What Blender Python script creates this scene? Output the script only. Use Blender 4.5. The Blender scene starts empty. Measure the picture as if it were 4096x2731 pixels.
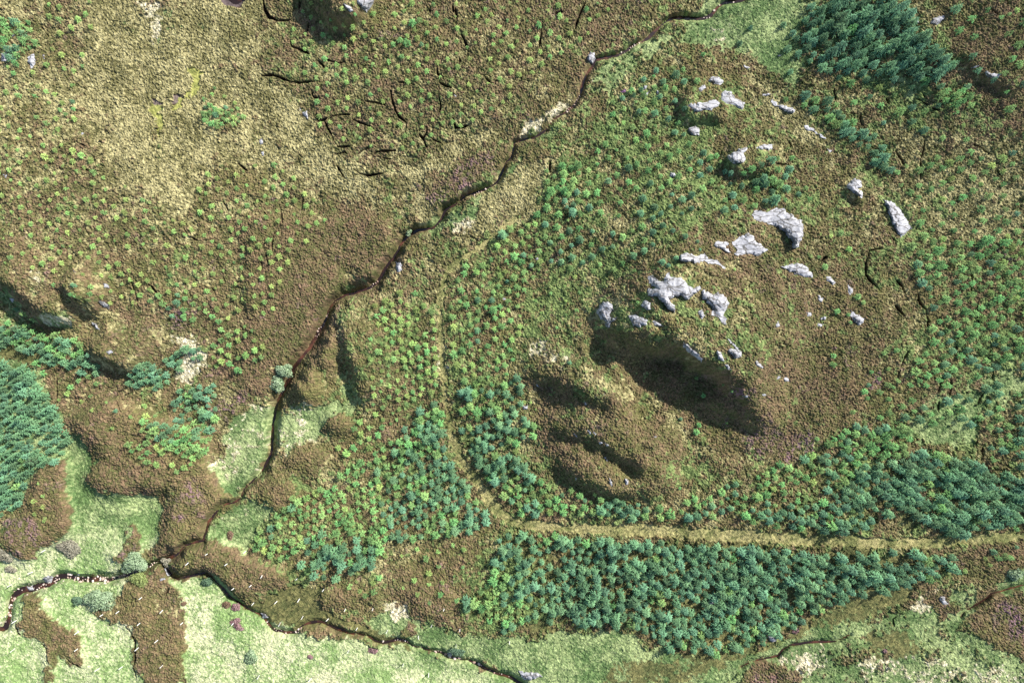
import bpy, math, random
import numpy as np
from mathutils.geometry import delaunay_2d_cdt
from mathutils import Vector

# ------------------------------------------------------------------ camera, sky, sun, exposure
S = 0.043                       # metres per photo pixel on the plane z = 0
H = 24.0 / 36.0 * 4096 * S      # flying height
CX, CY = 2048.0, 1365.5
scene = bpy.context.scene
cam_d = bpy.data.cameras.new("camera"); cam_d.lens = 24.0; cam_d.sensor_width = 36.0
cam_d.clip_start = 1.0; cam_d.clip_end = 9000.0
cam = bpy.data.objects.new("camera", cam_d); scene.collection.objects.link(cam)
cam.location = (0, 0, H); cam.rotation_euler = (0, 0, 0)
scene.camera = cam
SUN_EL = math.radians(36.0)
SUN_AZ = math.atan2(0.60, 0.80)          # direction to the sun on the ground plane (x right, y up the picture)
world = bpy.data.worlds.new("World"); scene.world = world; world.use_nodes = True
wn = world.node_tree.nodes; wl = world.node_tree.links
sky = wn.new("ShaderNodeTexSky"); sky.sky_type = 'NISHITA'; sky.sun_disc = False
sky.sun_elevation = SUN_EL; sky.sun_rotation = math.pi / 2 - SUN_AZ
wn["Background"].inputs[1].default_value = 0.10
wl.new(sky.outputs[0], wn["Background"].inputs[0])
sun_d = bpy.data.lights.new("sun", 'SUN'); sun_d.energy = 5.0; sun_d.angle = math.radians(0.5)
sun_d.color = (1.0, 0.955, 0.88)
sun = bpy.data.objects.new("sun", sun_d); scene.collection.objects.link(sun)
sd = Vector((math.cos(SUN_EL) * math.cos(SUN_AZ), math.cos(SUN_EL) * math.sin(SUN_AZ), math.sin(SUN_EL)))
sun.rotation_euler = sd.to_track_quat('Z', 'Y').to_euler(); sun.location = (0, 0, 300)
scene.view_settings.view_transform = 'Standard'; scene.view_settings.look = 'None'
scene.view_settings.exposure = 1.08; scene.view_settings.gamma = 1.0

rng = np.random.default_rng(7); random.seed(7)
COL = scene.collection

# ------------------------------------------------------------------ helpers: coordinates
def tz(c, r, pts):              # points read in one enlarged tile of the photo -> photo pixels
    s = 1024 / 1784 if r < 2 else 1024 / 1725
    return [(c * 1024 + x * s, r * 900 + y * s) for x, y in pts]
OS = 4096 / 2352
def ov(pts): return [(x * OS, y * OS) for x, y in pts]

def ray(px, py, z):             # ground point of a photo pixel at height z
    k = S * (H - z) / H
    return (px - CX) * k, (CY - py) * k, z

# ------------------------------------------------------------------ helpers: noise
TAB = rng.random(65536).astype(np.float32)
def hsh(ix, iy, seed):
    return TAB[((ix * 73856093) ^ (iy * 19349663) ^ (seed * 83492791)) & 65535]
def vnoise(x, y, seed):
    ix = np.floor(x).astype(np.int64); iy = np.floor(y).astype(np.int64)
    fx = (x - ix); fy = (y - iy)
    fx = fx * fx * (3 - 2 * fx); fy = fy * fy * (3 - 2 * fy)
    a = hsh(ix, iy, seed); b = hsh(ix + 1, iy, seed); c = hsh(ix, iy + 1, seed); d = hsh(ix + 1, iy + 1, seed)
    return (a + (b - a) * fx) * (1 - fy) + (c + (d - c) * fx) * fy - 0.5
def fbm(x, y, seed, oct=3):
    o = 0; a = 1; s = 0
    for k in range(oct):
        o = o + a * vnoise(x * 2 ** k + 17.3 * k, y * 2 ** k - 9.1 * k, seed + k); s += a; a *= 0.5
    return o / s * 1.6
def worley(x, y, seed):
    ix = np.floor(x).astype(np.int64); iy = np.floor(y).astype(np.int64)
    f1 = np.full(x.shape, 9.0, np.float32); f2 = f1.copy(); cid = np.zeros(x.shape, np.float32)
    for dx in (-1, 0, 1):
        for dy in (-1, 0, 1):
            cx = ix + dx; cy = iy + dy
            px = cx + 0.1 + 0.8 * hsh(cx, cy, seed); py = cy + 0.1 + 0.8 * hsh(cx, cy, seed + 5)
            d = np.sqrt((x - px) ** 2 + (y - py) ** 2).astype(np.float32)
            new = d < f1
            f2 = np.where(new, f1, np.minimum(f2, d))
            cid = np.where(new, hsh(cx, cy, seed + 11), cid)
            f1 = np.where(new, d, f1)
    return f1, f2, cid
def sst(a, b, x):
    t = np.clip((x - a) / (b - a), 0, 1); return t * t * (3 - 2 * t)

# ------------------------------------------------------------------ coarse fields over photo pixels
LS = 8.0; X0, X1, Y0, Y1 = -1000.0, 5096.0, -900.0, 3632.0
lx = np.arange(X0, X1 + 1, LS); ly = np.arange(Y0, Y1 + 1, LS)
LX, LY = np.meshgrid(lx, ly)
def in_poly(X, Y, poly):
    m = np.zeros(X.shape, bool); n = len(poly)
    for i in range(n):
        x1, y1 = poly[i]; x2, y2 = poly[(i + 1) % n]
        if y1 == y2: continue
        c = ((y1 > Y) != (y2 > Y)) & (X < (x2 - x1) * (Y - y1) / (y2 - y1) + x1)
        m ^= c
    return m
def blur(a, px):
    r = max(1, int(px / LS / 2))
    for _ in range(2):
        for ax in (0, 1):
            p = [(0, 0), (0, 0)]; p[ax] = (r + 1, r)
            c = np.cumsum(np.pad(a, p, mode='edge'), axis=ax)
            n = a.shape[ax]
            sl1 = [slice(None)] * 2; sl2 = [slice(None)] * 2
            sl1[ax] = slice(2 * r + 1, 2 * r + 1 + n); sl2[ax] = slice(0, n)
            a = (c[tuple(sl1)] - c[tuple(sl2)]) / (2 * r + 1)
    return a
def pmask(poly, feather):
    xs = [p[0] for p in poly]; ys = [p[1] for p in poly]
    m = np.zeros(LX.shape)
    i0 = np.searchsorted(lx, min(xs)); i1 = np.searchsorted(lx, max(xs)) + 1
    j0 = np.searchsorted(ly, min(ys)); j1 = np.searchsorted(ly, max(ys)) + 1
    sl = (slice(j0, j1), slice(i0, i1))
    m[sl] = in_poly(LX[sl], LY[sl], poly)
    if not feather: return m
    pad = int(feather / LS) + 4
    j0 = max(0, j0 - pad); i0 = max(0, i0 - pad)
    sl = (slice(j0, j1 + pad), slice(i0, i1 + pad))
    m[sl] = blur(m[sl], feather)
    return m
def lsample(f, X, Y):
    u = np.clip((X - X0) / LS, 0, f.shape[1] - 1.001); v = np.clip((Y - Y0) / LS, 0, f.shape[0] - 1.001)
    i = u.astype(int); j = v.astype(int); a = u - i; b = v - j
    return (f[j, i] * (1 - a) + f[j, i + 1] * a) * (1 - b) + (f[j + 1, i] * (1 - a) + f[j + 1, i + 1] * a) * b
def resample(pts, step):
    p = np.array(pts, float); d = np.hypot(*np.diff(p, axis=0).T); t = np.concatenate([[0], np.cumsum(d)])
    n = max(2, int(t[-1] / step) + 1); q = np.linspace(0, t[-1], n)
    return np.stack([np.interp(q, t, p[:, 0]), np.interp(q, t, p[:, 1])], 1)
def seg_dist(X, Y, a, b):
    vx, vy = b[0] - a[0], b[1] - a[1]; L2 = vx * vx + vy * vy + 1e-9
    t = np.clip(((X - a[0]) * vx + (Y - a[1]) * vy) / L2, 0, 1)
    ex = X - a[0] - t * vx; ey = Y - a[1] - t * vy
    side = (X - a[0]) * vy - (Y - a[1]) * vx
    return np.hypot(ex, ey), t, np.sign(side)

# ------------------------------------------------------------------ what the photo shows: water courses, peat cracks, track
BURN = (tz(2, 0, [(1700,-60),(1600,0),(1480,15),(1430,50),(1380,100),(1340,120),(1270,130),(1190,135),(1130,130),(1070,160),(1010,210),(945,255),(880,300),(800,350),(730,385),(650,395),(580,412),(550,470),(520,530),(490,590),(470,670),(430,730),(370,780),(290,830),(230,910),(150,960),(60,975),(10,990)])
      + tz(1, 0, [(1775,1080),(1740,1130),(1690,1240),(1650,1290),(1560,1340),(1450,1380),(1400,1420),(1320,1470),(1300,1530)])
      + tz(1, 1, [(1230,25),(1130,35),(1050,80),(1000,150),(960,210),(900,310),(860,390),(810,440),(720,460),(620,490),(560,530),(500,610),(460,680),(420,790),(370,860),(310,930),(280,980),(250,1050),(200,1110),(155,1190),(140,1290),(130,1370),(120,1480),(115,1560)])
      + tz(1, 2, [(100,30),(60,110),(10,180)])
      + tz(0, 2, [(1640,250),(1610,320),(1560,355),(1480,390),(1440,440),(1400,490),(1385,560),(1370,610),(1250,640),(1215,690),(1130,735),(1060,752),(990,790),(900,830),(840,850),(770,875),(700,870),(600,870),(500,865),(400,850),(330,910),(240,930),(150,935),(90,980),(70,1040),(60,1110),(30,1190),(-60,1210),(-400,1260)]))
BURN_S = (tz(0, 2, [(1110,745),(1150,830),(1200,872),(1290,850),(1380,830),(1440,880),(1500,925),(1560,990),(1640,1040),(1720,1095)])
      + tz(1, 2, [(20,1110),(70,1160),(130,1210),(200,1230),(280,1230),(320,1185),(370,1165),(460,1155),(540,1200),(620,1230),(660,1240),(740,1250),(810,1290),(860,1295),(960,1275),(1010,1290),(1060,1320),(1150,1350),(1240,1370),(1310,1395),(1400,1415),(1500,1440),(1560,1470),(1640,1500),(1720,1530),(1800,1580),(1900,1680)]))
BURN_E = tz(3, 2, [(1900,880),(1725,900),(1650,922),(1500,955),(1465,1000),(1400,1050),(1330,1085),(1300,1125)])
BURN_E2 = tz(3, 2, [(560,1250),(460,1285),(350,1285),(240,1290),(150,1300),(100,1340),(70,1390),(0,1402),(-90,1420),(-180,1450)])
POOL = tz(0, 0, [(1535,-60),(1545,15),(1575,45),(1620,40),(1640,55),(1680,40),(1710,0),(1710,-60)])
TRACK = ov([(1185,500),(1100,570),(1045,605),(1022,640),(1013,700),(1013,780),(1018,850),(1024,920),(1038,1000),(1065,1065),(1112,1130),(1150,1178),(1190,1200),(1300,1212),(1450,1216),(1600,1223),(1750,1233),(1900,1240),(2050,1246),(2200,1240),(2352,1230),(2600,1215)])
TRACK_W = [13,14,14,15,16,16,17,18,22,24,26,26,26,27,30,31,30,27,25,26,28,28]     # half widths, photo pixels
CR = []   # peat cracks: (points, half width, depth)
def cr(c, r, pts, w=4.5, d=0.75): CR.append((tz(c, r, pts), w * .30 + .4, d * .75))
for pts, w, d in [([(45,-20),(60,70),(90,120),(150,148),(240,143)],9,1.1),([(240,290),(252,330),(330,355),(400,400),(450,440),(490,490)],6,.9),([(470,400),(520,430),(570,445),(625,435)],8,1.0),
    ([(40,530),(120,525),(180,550),(250,575),(300,580),(370,575),(440,570)],7,.9),([(385,630),(400,680),(440,690)],9,1),([(470,770),(425,770),(418,810),(450,850),(490,830),(540,810),(600,800),(650,805)],6,.9),
    ([(450,850),(425,820)],10,1.),([(680,840),(740,860),(790,880),(825,900)],6,.9),([(480,850),(500,890),(530,950),(550,1000)],4.5,.8),([(550,1000),(570,1025),(620,1025),(680,1020)],4,.7),([(545,1080),(620,1060),(640,1080)],4,.7),
    ([(690,1090),(740,1050),(800,1030)],4,.7),([(800,1100),(840,1060),(900,1055),(970,1050)],5,.8),([(880,1105),(940,1110)],4,.6),([(560,1150),(590,1200),(620,1245)],5,.8),([(680,1180),(720,1210),(780,1225),(890,1210)],5,.8),
    ([(940,640),(950,700),(970,770),(1000,820),(1050,860),(1040,930)],7,.9),([(1140,940),(1165,970),(1190,920),(1190,890)],6,.9),([(1190,940),(1230,975),(1290,1000),(1310,1030)],6,.9),([(1165,970),(1190,1030)],5,.8),
    ([(1275,670),(1290,740),(1275,790)],6,.9),([(1260,450),(1265,520),(1310,545)],7,.9),([(1280,580),(1330,605),(1370,620)],4.5,.8),([(1590,540),(1640,585)],6,.9),([(1375,830),(1390,890),(1440,890),(1490,870)],10,1.1),
    ([(310,0),(300,80)],4,.7),([(370,170),(360,230)],4,.8),([(1000,580),(1060,575),(1090,590)],4,.7),([(755,650),(760,710),(830,715),(900,735)],4,.7),([(1430,240),(1470,320),(1480,380)],5,.8),([(1420,400),(1420,460)],5,.8),
    ([(1650,520),(1730,530)],6,.8),([(1210,60),(1215,120)],5,.7),([(1390,60),(1400,140)],6,.8),([(1370,20),(1375,90)],4,.7),([(330,1380),(320,1460)],3.5,.6),([(180,1480),(185,1560)],3.5,.6),([(60,1480),(85,1530)],4,.6)]: cr(1, 0, pts, w, d)
for pts in [[(510,20),(480,80),(450,160),(440,210)],[(210,180),(200,250),(190,330)],[(300,100),(360,80)],[(265,1110),(262,1210)],[(700,800),(740,860)]]: cr(2, 0, pts, 4.5, .8)
for pts in [[(640,790),(640,850),(670,900)],[(820,690),(835,735)],[(1030,690),(1070,710),(1110,735)],[(1060,640),(1100,690)],[(1130,755),(1190,770)],[(1460,910),(1490,940)],[(1430,1010),(1480,1030),(1530,1070)],[(1590,1180),(1630,1250)],[(920,940),(890,1010),(890,1060),(930,1120),(950,1170)],
            [(1090,970),(1080,1050),(1060,1120),(1060,1250)],[(30,1140),(140,1150),(185,1210)],[(1545,70),(1600,110)],[(1660,-10),(1655,60)],[(130,970),(160,1020)],[(660,460),(740,490)],[(460,620),(470,700)],[(920,760),(925,790)]]: cr(3, 0, pts, 5, .85)
for pts in [[(780,165),(700,180),(680,270),(680,350),(720,400),(780,465)],[(890,390),(930,430),(960,490)],[(1040,480),(1050,540),(1095,590),(1110,660),(1105,720)],[(880,560),(950,640)],[(1410,340),(1410,470)],[(1465,530),(1460,620),(1470,710)],[(1330,710),(1320,800),(1300,880),(1250,880)],
            [(990,850),(950,920),(910,1020),(895,1080)],[(1220,1050),(1180,1170)],[(1190,1230),(1185,1310)],[(1270,1080),(1260,1200)],[(1570,920),(1560,1060),(1600,1120)],[(1500,1170),(1470,1230),(1440,1300)],[(1470,1450),(1440,1540)],[(1580,30),(1590,60)],[(1770,0),(1790,50)],[(860,90),(930,150)],[(370,250),(410,215)],[(1520,850),(1500,920)]]: cr(3, 1, pts, 5, .85)
for pts in [[(1290,30),(1320,80),(1380,110)],[(1500,240),(1550,300),(1560,370),(1580,420)],[(900,350),(930,430),(960,510),(970,570)],[(1010,400),(1060,430),(1100,480)],[(820,1230),(840,1300)],[(400,1050),(410,1270)],[(1480,440),(1510,480)]]: cr(0, 1, pts, 3.5, .6)
for pts in [[(170,0),(130,60),(115,130),(120,210)],[(70,200),(90,280)],[(20,200),(50,330)],[(0,900),(-5,960)]]: cr(1, 1, pts, 3.5, .65)
for pts in [[(270,1060),(310,1110)],[(560,1170),(620,1190),(700,1195)],[(550,1000),(600,1020)],[(290,190),(350,270)],[(1650,1130),(1720,1190)],[(1560,1410),(1590,1470)]]: cr(0, 0, pts, 3.5, .6)
for pts in [[(840,1180),(890,1240),(910,1300),(915,1400),(900,1460),(920,1560)],[(105,1170),(120,1230),(160,1265)],[(265,1285),(310,1340),(330,1420),(310,1500)],[(1140,920),(1115,990)],[(700,20),(710,80)],[(420,1380),(550,1470)]]: cr(0, 2, pts, 4.5, .7)
cr(3, 2, [(880,1100),(840,1140),(850,1190)], 4, .7); cr(3, 2, [(1440,-20),(1445,40)], 5, .9); cr(3, 2, [(1470,90),(1480,140)], 5, .9)

ROCKS = [
 (2,0,[(550,365),(580,370),(582,410),(565,440),(530,430),(525,400)],1.1,"pale boulder standing beside the upper burn where it bends","boulder"),
 (2,0,[(1385,540),(1450,540),(1475,570),(1460,595),(1400,580),(1370,565)],.7,"white topped slab at the northern tip of the upper knoll","rock"),
 (2,0,[(1310,610),(1345,595),(1355,610),(1320,640),(1300,635)],.5,"small grey rock on the left edge of the upper knoll","rock"),
 (2,0,[(1480,635),(1520,640),(1560,690),(1620,710),(1615,760),(1590,765),(1540,730),(1500,720),(1455,695),(1460,650)],.9,"largest grey outcrop of the upper knoll, jagged and cracked","rock outcrop"),
 (2,0,[(1230,725),(1280,725),(1285,745),(1260,760),(1225,745)],.5,"rounded grey rock at the left end of the row on the upper knoll","rock"),
 (2,0,[(1300,715),(1360,710),(1420,695),(1450,715),(1430,745),(1385,765),(1330,770),(1270,775),(1265,760)],.7,"long grey ledge between the rounded rock and the largest outcrop of the upper knoll","rock ledge"),
 (2,0,[(1240,890),(1280,880),(1310,910),(1300,940),(1250,935),(1225,915)],.7,"grey rock below the upper knoll beside two dark spruces","rock"),
 (2,0,[(1510,1080),(1570,1045),(1640,1025),(1670,1030),(1610,1070),(1630,1110),(1600,1145),(1540,1130),(1505,1100)],1.2,"big rounded grey crag standing alone above the spruce slope","crag"),
 (2,0,[(1700,1030),(1784,1000),(1830,1015),(1810,1040),(1720,1050)],.8,"flat grey rock just right of the rounded crag above the spruce slope","rock"),
 (2,0,[(1105,1205),(1135,1205),(1140,1225),(1115,1240),(1098,1225)],.8,"lone white boulder among the scattered young spruces of the slope","boulder"),
 (2,0,[(920,600),(940,595),(935,625),(915,625)],.5,"small upright pale stone, northern of three by the purple heather bush","stone"),
 (2,0,[(925,650),(960,640),(945,665),(920,680)],.4,"flat pale stone, lowest of three by the purple heather bush","stone"),
 (2,0,[(1005,630),(1028,640),(1010,658)],.4,"small pale stone, eastern of three by the purple heather bush","stone"),
 (2,0,[(1620,450),(1660,470),(1655,490),(1610,465)],.5,"thin white rock on the grass north of the upper knoll","rock"),
 (2,0,[(1740,650),(1784,650),(1800,660),(1784,670),(1745,668)],.5,"small white rock on the ridge right of the upper knoll","rock"),
 (2,0,[(1670,1500),(1690,1472),(1720,1465),(1775,1480),(1830,1450),(1900,1450),(1910,1480),(1960,1500),(2020,1540),(2030,1620),(2020,1660),(2000,1725),(1965,1720),(1960,1670),(1900,1610),(1840,1580),(1760,1545),(1700,1530)],1.3,"long pale outcrop with a broken lower end, highest on the main knoll","rock outcrop"),
 (2,1,[(1530,130),(1580,85),(1650,55),(1680,75),(1700,120),(1760,150),(1784,180),(1720,210),(1660,205),(1560,210),(1545,200),(1570,170)],.6,"broad smooth pale slab on the main knoll below the long outcrop","rock slab"),
 (2,1,[(1410,125),(1450,110),(1510,130),(1490,150),(1525,190),(1460,170),(1415,150)],.5,"narrow pale rock left of the broad smooth slab","rock"),
 (2,1,[(1170,215),(1200,195),(1250,200),(1280,215),(1340,200),(1380,240),(1420,240),(1450,270),(1490,300),(1480,310),(1430,270),(1380,270),(1340,250),(1290,265),(1240,250),(1180,250)],.8,"curved band of knobbly white rock along the top of the main knoll","rock band"),
 (2,1,[(945,360),(980,350),(1000,380),(1060,400),(1070,345),(1095,330),(1115,370),(1180,365),(1230,420),(1260,440),(1310,420),(1320,450),(1260,490),(1220,520),(1180,490),(1130,500),(1095,515),(1110,540),(1140,560),(1135,605),(1090,580),(1060,545),(1010,500),(950,490),(945,450),(1000,435),(960,400)],1.2,"biggest ragged grey crag with layered ribs in the middle of the main knoll","crag"),
 (2,1,[(1325,450),(1380,480),(1440,470),(1490,500),(1518,550),(1490,590),(1470,630),(1495,650),(1490,700),(1460,680),(1440,640),(1390,630),(1400,580),(1360,540),(1325,500)],1.2,"blue grey sloping crag on the right side of the main knoll","crag"),
 (2,1,[(1300,595),(1325,590),(1345,630),(1325,650),(1300,620)],.6,"small oval grey boulder left of the sloping crag","boulder"),
 (2,1,[(605,570),(645,530),(700,560),(710,590),(680,620),(690,650),(660,680),(620,650),(592,610)],1.4,"grey crag at the far left corner of the main knoll","crag"),
 (2,1,[(650,685),(725,640),(730,650),(690,680),(680,715),(660,710)],.6,"thin bent rock just under the left corner crag of the main knoll","rock"),
 (2,1,[(900,560),(930,520),(965,545),(960,580),(985,595),(930,585)],.7,"pointed grey rock left of the biggest ragged crag","rock"),
 (2,1,[(815,630),(850,620),(900,640),(945,665),(935,695),(880,715),(840,690)],.9,"grey rock at the top of the shaded slope of the main knoll","rock"),
 (2,1,[(970,660),(1010,675),(1050,700),(1000,700)],.5,"narrow grey slab at the rim of the shaded slope, right of the bigger rim rock","rock slab"),
 (2,1,[(1190,810),(1240,850),(1290,890),(1330,930),(1325,955),(1290,930),(1240,890),(1200,850)],.8,"long stepped slab running down the shaded slope of the main knoll","rock slab"),
 (2,1,[(1510,865),(1550,860),(1605,880),(1600,915),(1570,930),(1530,905)],1.0,"grey block at the right end of the shaded slope","rock"),
 (2,1,[(1505,785),(1530,810),(1580,860),(1570,870),(1530,830)],.5,"thin blue grey rib above the block at the right end of the shaded slope","rock rib"),
 (2,1,[(1430,870),(1455,890),(1490,950),(1450,940),(1430,905)],.7,"dark grey rock left of the block at the right end of the shaded slope","rock"),
 (2,1,[(1690,930),(1755,985),(1740,1000),(1700,975)],.6,"slanting rock on the heather just right of the shaded slope","rock"),
 (2,1,[(1490,970),(1530,1005),(1510,1010)],.4,"small slab in the shade below the dark grey rock","rock slab"),
 (2,1,[(1605,1190),(1665,1185),(1640,1205)],.4,"small flat rock at the foot of the shaded slope, left of its twin","rock"),
 (2,1,[(1735,1170),(1775,1185),(1760,1195)],.4,"small flat rock at the foot of the shaded slope, right of its twin","rock"),
 (2,1,[(75,1260),(110,1255),(105,1285),(80,1285)],.6,"grey rock at the left foot of the lower knoll beside the spruces","rock"),
 (2,1,[(165,1100),(190,1130),(170,1125)],.4,"small slab on the left flank of the middle knoll","rock slab"),
 (2,1,[(1570,705),(1620,750),(1600,752)],.5,"thin slab on the heather below the sloping crag","rock slab"),
 (2,1,[(980,1470),(1015,1470),(1000,1490)],.4,"small white stone on the heather right of the lower knoll","stone"),
 (2,1,[(170,220),(195,235),(185,250),(165,240)],.5,"small white boulder among dark spruces right of the track","boulder"),
 (2,1,[(510,1420),(550,1440),(560,1465),(540,1460)],.5,"thin dark slab in the shade of the lower knoll, left of a matching one","rock slab"),
 (2,1,[(555,1425),(592,1450),(582,1465)],.4,"thin dark slab in the shade of the lower knoll, right of a matching one","rock slab"),
 (2,1,[(600,1500),(632,1520),(610,1525)],.4,"small dark slab low in the shade of the lower knoll","rock slab"),
 (2,1,[(650,1515),(680,1540),(660,1545)],.4,"small grey stone at the right of the shade on the lower knoll","stone"),
 (2,1,[(430,1445),(460,1475),(445,1478)],.4,"small grey slab at the upper left of the shade on the lower knoll","rock slab"),
 (2,1,[(495,1230),(530,1250),(510,1258)],.4,"small grey stone low on the shaded face of the middle knoll","stone"),
 (2,1,[(610,1160),(680,1200),(650,1195)],.5,"long thin slab at the right end of the middle knoll's shaded face","rock slab"),
 (3,0,[(20,695),(70,730),(130,735),(190,770),(180,795),(130,780),(90,755),(30,725)],.8,"long white rock on the ridge line beside the dark spruces","rock"),
 (3,0,[(260,875),(310,895),(350,930),(400,955),(405,975),(360,945),(300,915),(255,890)],.6,"thin white rib further down the ridge line, below the long white rock","rock rib"),
 (3,0,[(550,1290),(600,1240),(650,1265),(655,1310),(630,1315),(660,1340),(660,1380),(610,1350),(560,1315)],1.1,"split white crag on the ridge with a shaded lower half","crag"),
 (3,0,[(800,1380),(830,1400),(880,1410),(930,1470),(990,1568),(1000,1590),(960,1620),(930,1658),(905,1620),(870,1560),(850,1500),(830,1430)],1.1,"tall pale crag at the right end of the ridge, narrowing to the top","crag"),
 (3,0,[(1130,150),(1180,120),(1230,105),(1225,140),(1180,170),(1130,170)],.7,"white rock in the heather right of the dense dark spruces","rock"),
 (3,0,[(1005,150),(1040,135),(1050,155)],.4,"small grey rock left of the white rock near the dense dark spruces","rock"),
 (3,0,[(1520,500),(1570,515),(1630,510),(1610,545),(1540,535)],.6,"bluish flat rock on the dark heather near the right edge","rock"),
 (3,0,[(1420,465),(1480,455),(1450,472)],.4,"thin pale stone above the bluish flat rock","stone"),
 (3,0,[(415,1040),(445,1050),(430,1068)],.5,"small grey stone on the ridge between the thin rib and the split crag","stone"),
 (3,0,[(70,385),(95,380),(80,394)],.4,"tiny white stone in the heather near the dense dark spruces","stone"),
 (3,1,[(90,295),(150,275),(220,268),(260,280),(310,340),(315,370),(260,365),(200,345),(140,315)],.7,"wide grey slab on the right shoulder of the main knoll","rock slab"),
 (3,1,[(400,350),(440,365),(470,400),(450,412),(410,390)],.6,"white rock just right of the wide shoulder slab","rock"),
 (3,1,[(560,420),(590,440),(595,470),(570,485),(555,460)],.6,"white rock beside three young spruces on the right shoulder","rock"),
 (3,1,[(350,490),(385,510),(380,540),(350,530)],.5,"white stone, upper right of the scatter on the heather shoulder","stone"),
 (3,1,[(245,540),(280,530),(265,552)],.4,"thin white stone, upper left of the scatter on the heather shoulder","stone"),
 (3,1,[(260,610),(300,605),(305,630),(270,640)],.6,"grey stone, left of the scatter on the heather shoulder","stone"),
 (3,1,[(365,640),(405,640),(400,660),(370,660)],.5,"pale stone, right of the scatter on the heather shoulder","stone"),
 (3,1,[(340,680),(390,690),(370,710),(340,700)],.5,"grey stone, lowest of the scatter on the heather shoulder","stone"),
 (3,1,[(580,590),(620,620),(670,650),(665,680),(640,700),(600,670),(580,640)],.9,"grey crag with dark cracks on the right shoulder below the young spruces","crag"),
 (3,1,[(50,690),(80,665),(75,710),(55,715)],.6,"upright white stone on the brown heather of the shoulder","stone"),
 (3,1,[(50,1065),(85,1045),(90,1075),(60,1080)],.6,"left of two white boulders close together in the brown heather","boulder"),
 (3,1,[(105,1065),(125,1045),(145,1085),(115,1090)],.6,"right of two white boulders close together in the brown heather","boulder"),
 (3,1,[(740,655),(755,650),(752,672)],.3,"tiny white stone right of the dark cracked crag","stone"),
 (1,0,[(610,20),(650,40),(680,75),(660,82),(620,50)],.7,"narrow grey rock at the top edge beside the shaded hollow","rock"),
 (1,0,[(680,-30),(820,-30),(818,5),(800,40),(770,75),(740,60),(715,20)],1.0,"blue white crag cut by the top edge of the view","crag"),
 (1,0,[(1380,660),(1410,670),(1390,688)],.4,"small blue grey stone alone on the brown moor","stone"),
 (1,0,[(292,762),(305,745),(318,772)],.4,"small white stone, upper of two at the edge of the peat cracks","stone"),
 (1,0,[(320,785),(355,775),(370,830),(345,822)],.4,"white stone, lower of two at the edge of the peat cracks","stone"),
 (1,0,[(25,975),(40,960),(45,1000),(30,1008)],.4,"white stone on the pale moor, upper of a pair","stone"),
 (1,0,[(35,1060),(55,1060),(45,1088)],.4,"white stone on the pale moor, lower of a pair","stone"),
 (1,1,[(975,260),(1010,255),(1018,310),(985,332),(975,300)],.9,"pale rock face on the right bank above the dark gully","rock"),
 (1,1,[(1715,510),(1740,505),(1746,520),(1720,527)],.4,"small white stone among the young trees right of the track","stone"),
 (0,1,[(685,530),(755,550),(757,588),(720,568)],.6,"bluish wedge of rock on the left ridge","rock"),
 (0,1,[(715,405),(750,415),(757,440),(730,432)],.5,"small bluish rock on the left ridge above the wedge","rock"),
 (0,1,[(635,680),(660,690),(690,715),(702,742),(660,712)],.6,"slanting rock on the left ridge below the wedge","rock"),
 (0,1,[(740,880),(785,870),(792,890),(755,902)],.5,"small rock at the lower end of the left ridge","rock"),
 (0,1,[(505,310),(535,325),(520,342)],.4,"small grey stone at the top of the left ridge","stone"),
 (0,1,[(70,475),(105,490),(95,502)],.4,"small grey slab in the shade at the left edge, upper of two","rock slab"),
 (0,1,[(65,515),(105,510),(85,537)],.5,"pale rock below the shaded slab at the left edge","rock"),
 (0,0,[(195,395),(230,380),(245,440),(220,480),(195,440)],.7,"bright white rock among the green trees near the upper left edge","rock"),
 (0,0,[(10,375),(45,370),(40,400),(47,430),(15,427)],.6,"white rock at the left edge beside the bright white rock","rock"),
 (0,0,[(75,235),(105,245),(85,260)],.4,"small white stone inside the green trees at the upper left","stone"),
 (0,0,[(15,1215),(45,1215),(40,1237)],.4,"white stone at the left edge of the sapling moor","stone"),
 (0,0,[(562,924),(586,930),(570,940)],.3,"tiny white stone among saplings on the pale moor","stone"),
 (0,0,[(298,385),(313,380),(305,412)],.3,"thin white stone right of the bright white rock","stone"),
 (0,2,[(290,862),(320,842),(355,860),(345,890),(315,897)],.9,"big pale boulder on the north bank of the stony burn","boulder"),
 (0,2,[(180,920),(215,912),(228,935),(195,942)],.5,"flat pale stone in the bend of the stony burn","stone"),
 (0,2,[(1078,862),(1102,858),(1112,875),(1080,882)],.4,"small white stone on the spit below the meeting of the burns","stone"),
 (0,2,[(1108,800),(1130,822),(1142,850),(1120,832)],.5,"pale slab on the bank where the burns meet","rock slab"),
 (1,2,[(35,1100),(65,1108),(78,1130),(45,1127)],.6,"flat pale rock on the bank of the lower burn","rock"),
 (1,2,[(1290,1365),(1320,1360),(1322,1385),(1290,1388)],.6,"pinkish boulder beside the lower burn","boulder"),
 (2,2,[(50,1490),(110,1500),(170,1495),(205,1520),(130,1545),(80,1547)],.8,"white slab beside the lower burn at the bottom edge","rock slab"),
 (2,2,[(1325,1010),(1350,1015),(1367,1035),(1320,1047)],.7,"grey boulder in a gap of the lower plantation","boulder"),
 (2,2,[(1460,940),(1500,950),(1490,962)],.5,"thin pale rock in the lower plantation right of the grey boulder","rock"),
 (2,2,[(650,190),(680,215),(670,240)],.5,"grey slab at the bottom rim of the lower knoll, left of two","rock slab"),
 (2,2,[(765,190),(790,200),(780,232),(762,227)],.5,"grey slab at the bottom rim of the lower knoll, right of two","rock slab"),
 (2,2,[(622,42),(657,75),(640,73)],.5,"bluish sliver of rock on the lit rib of the lower knoll","rock"),
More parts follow.
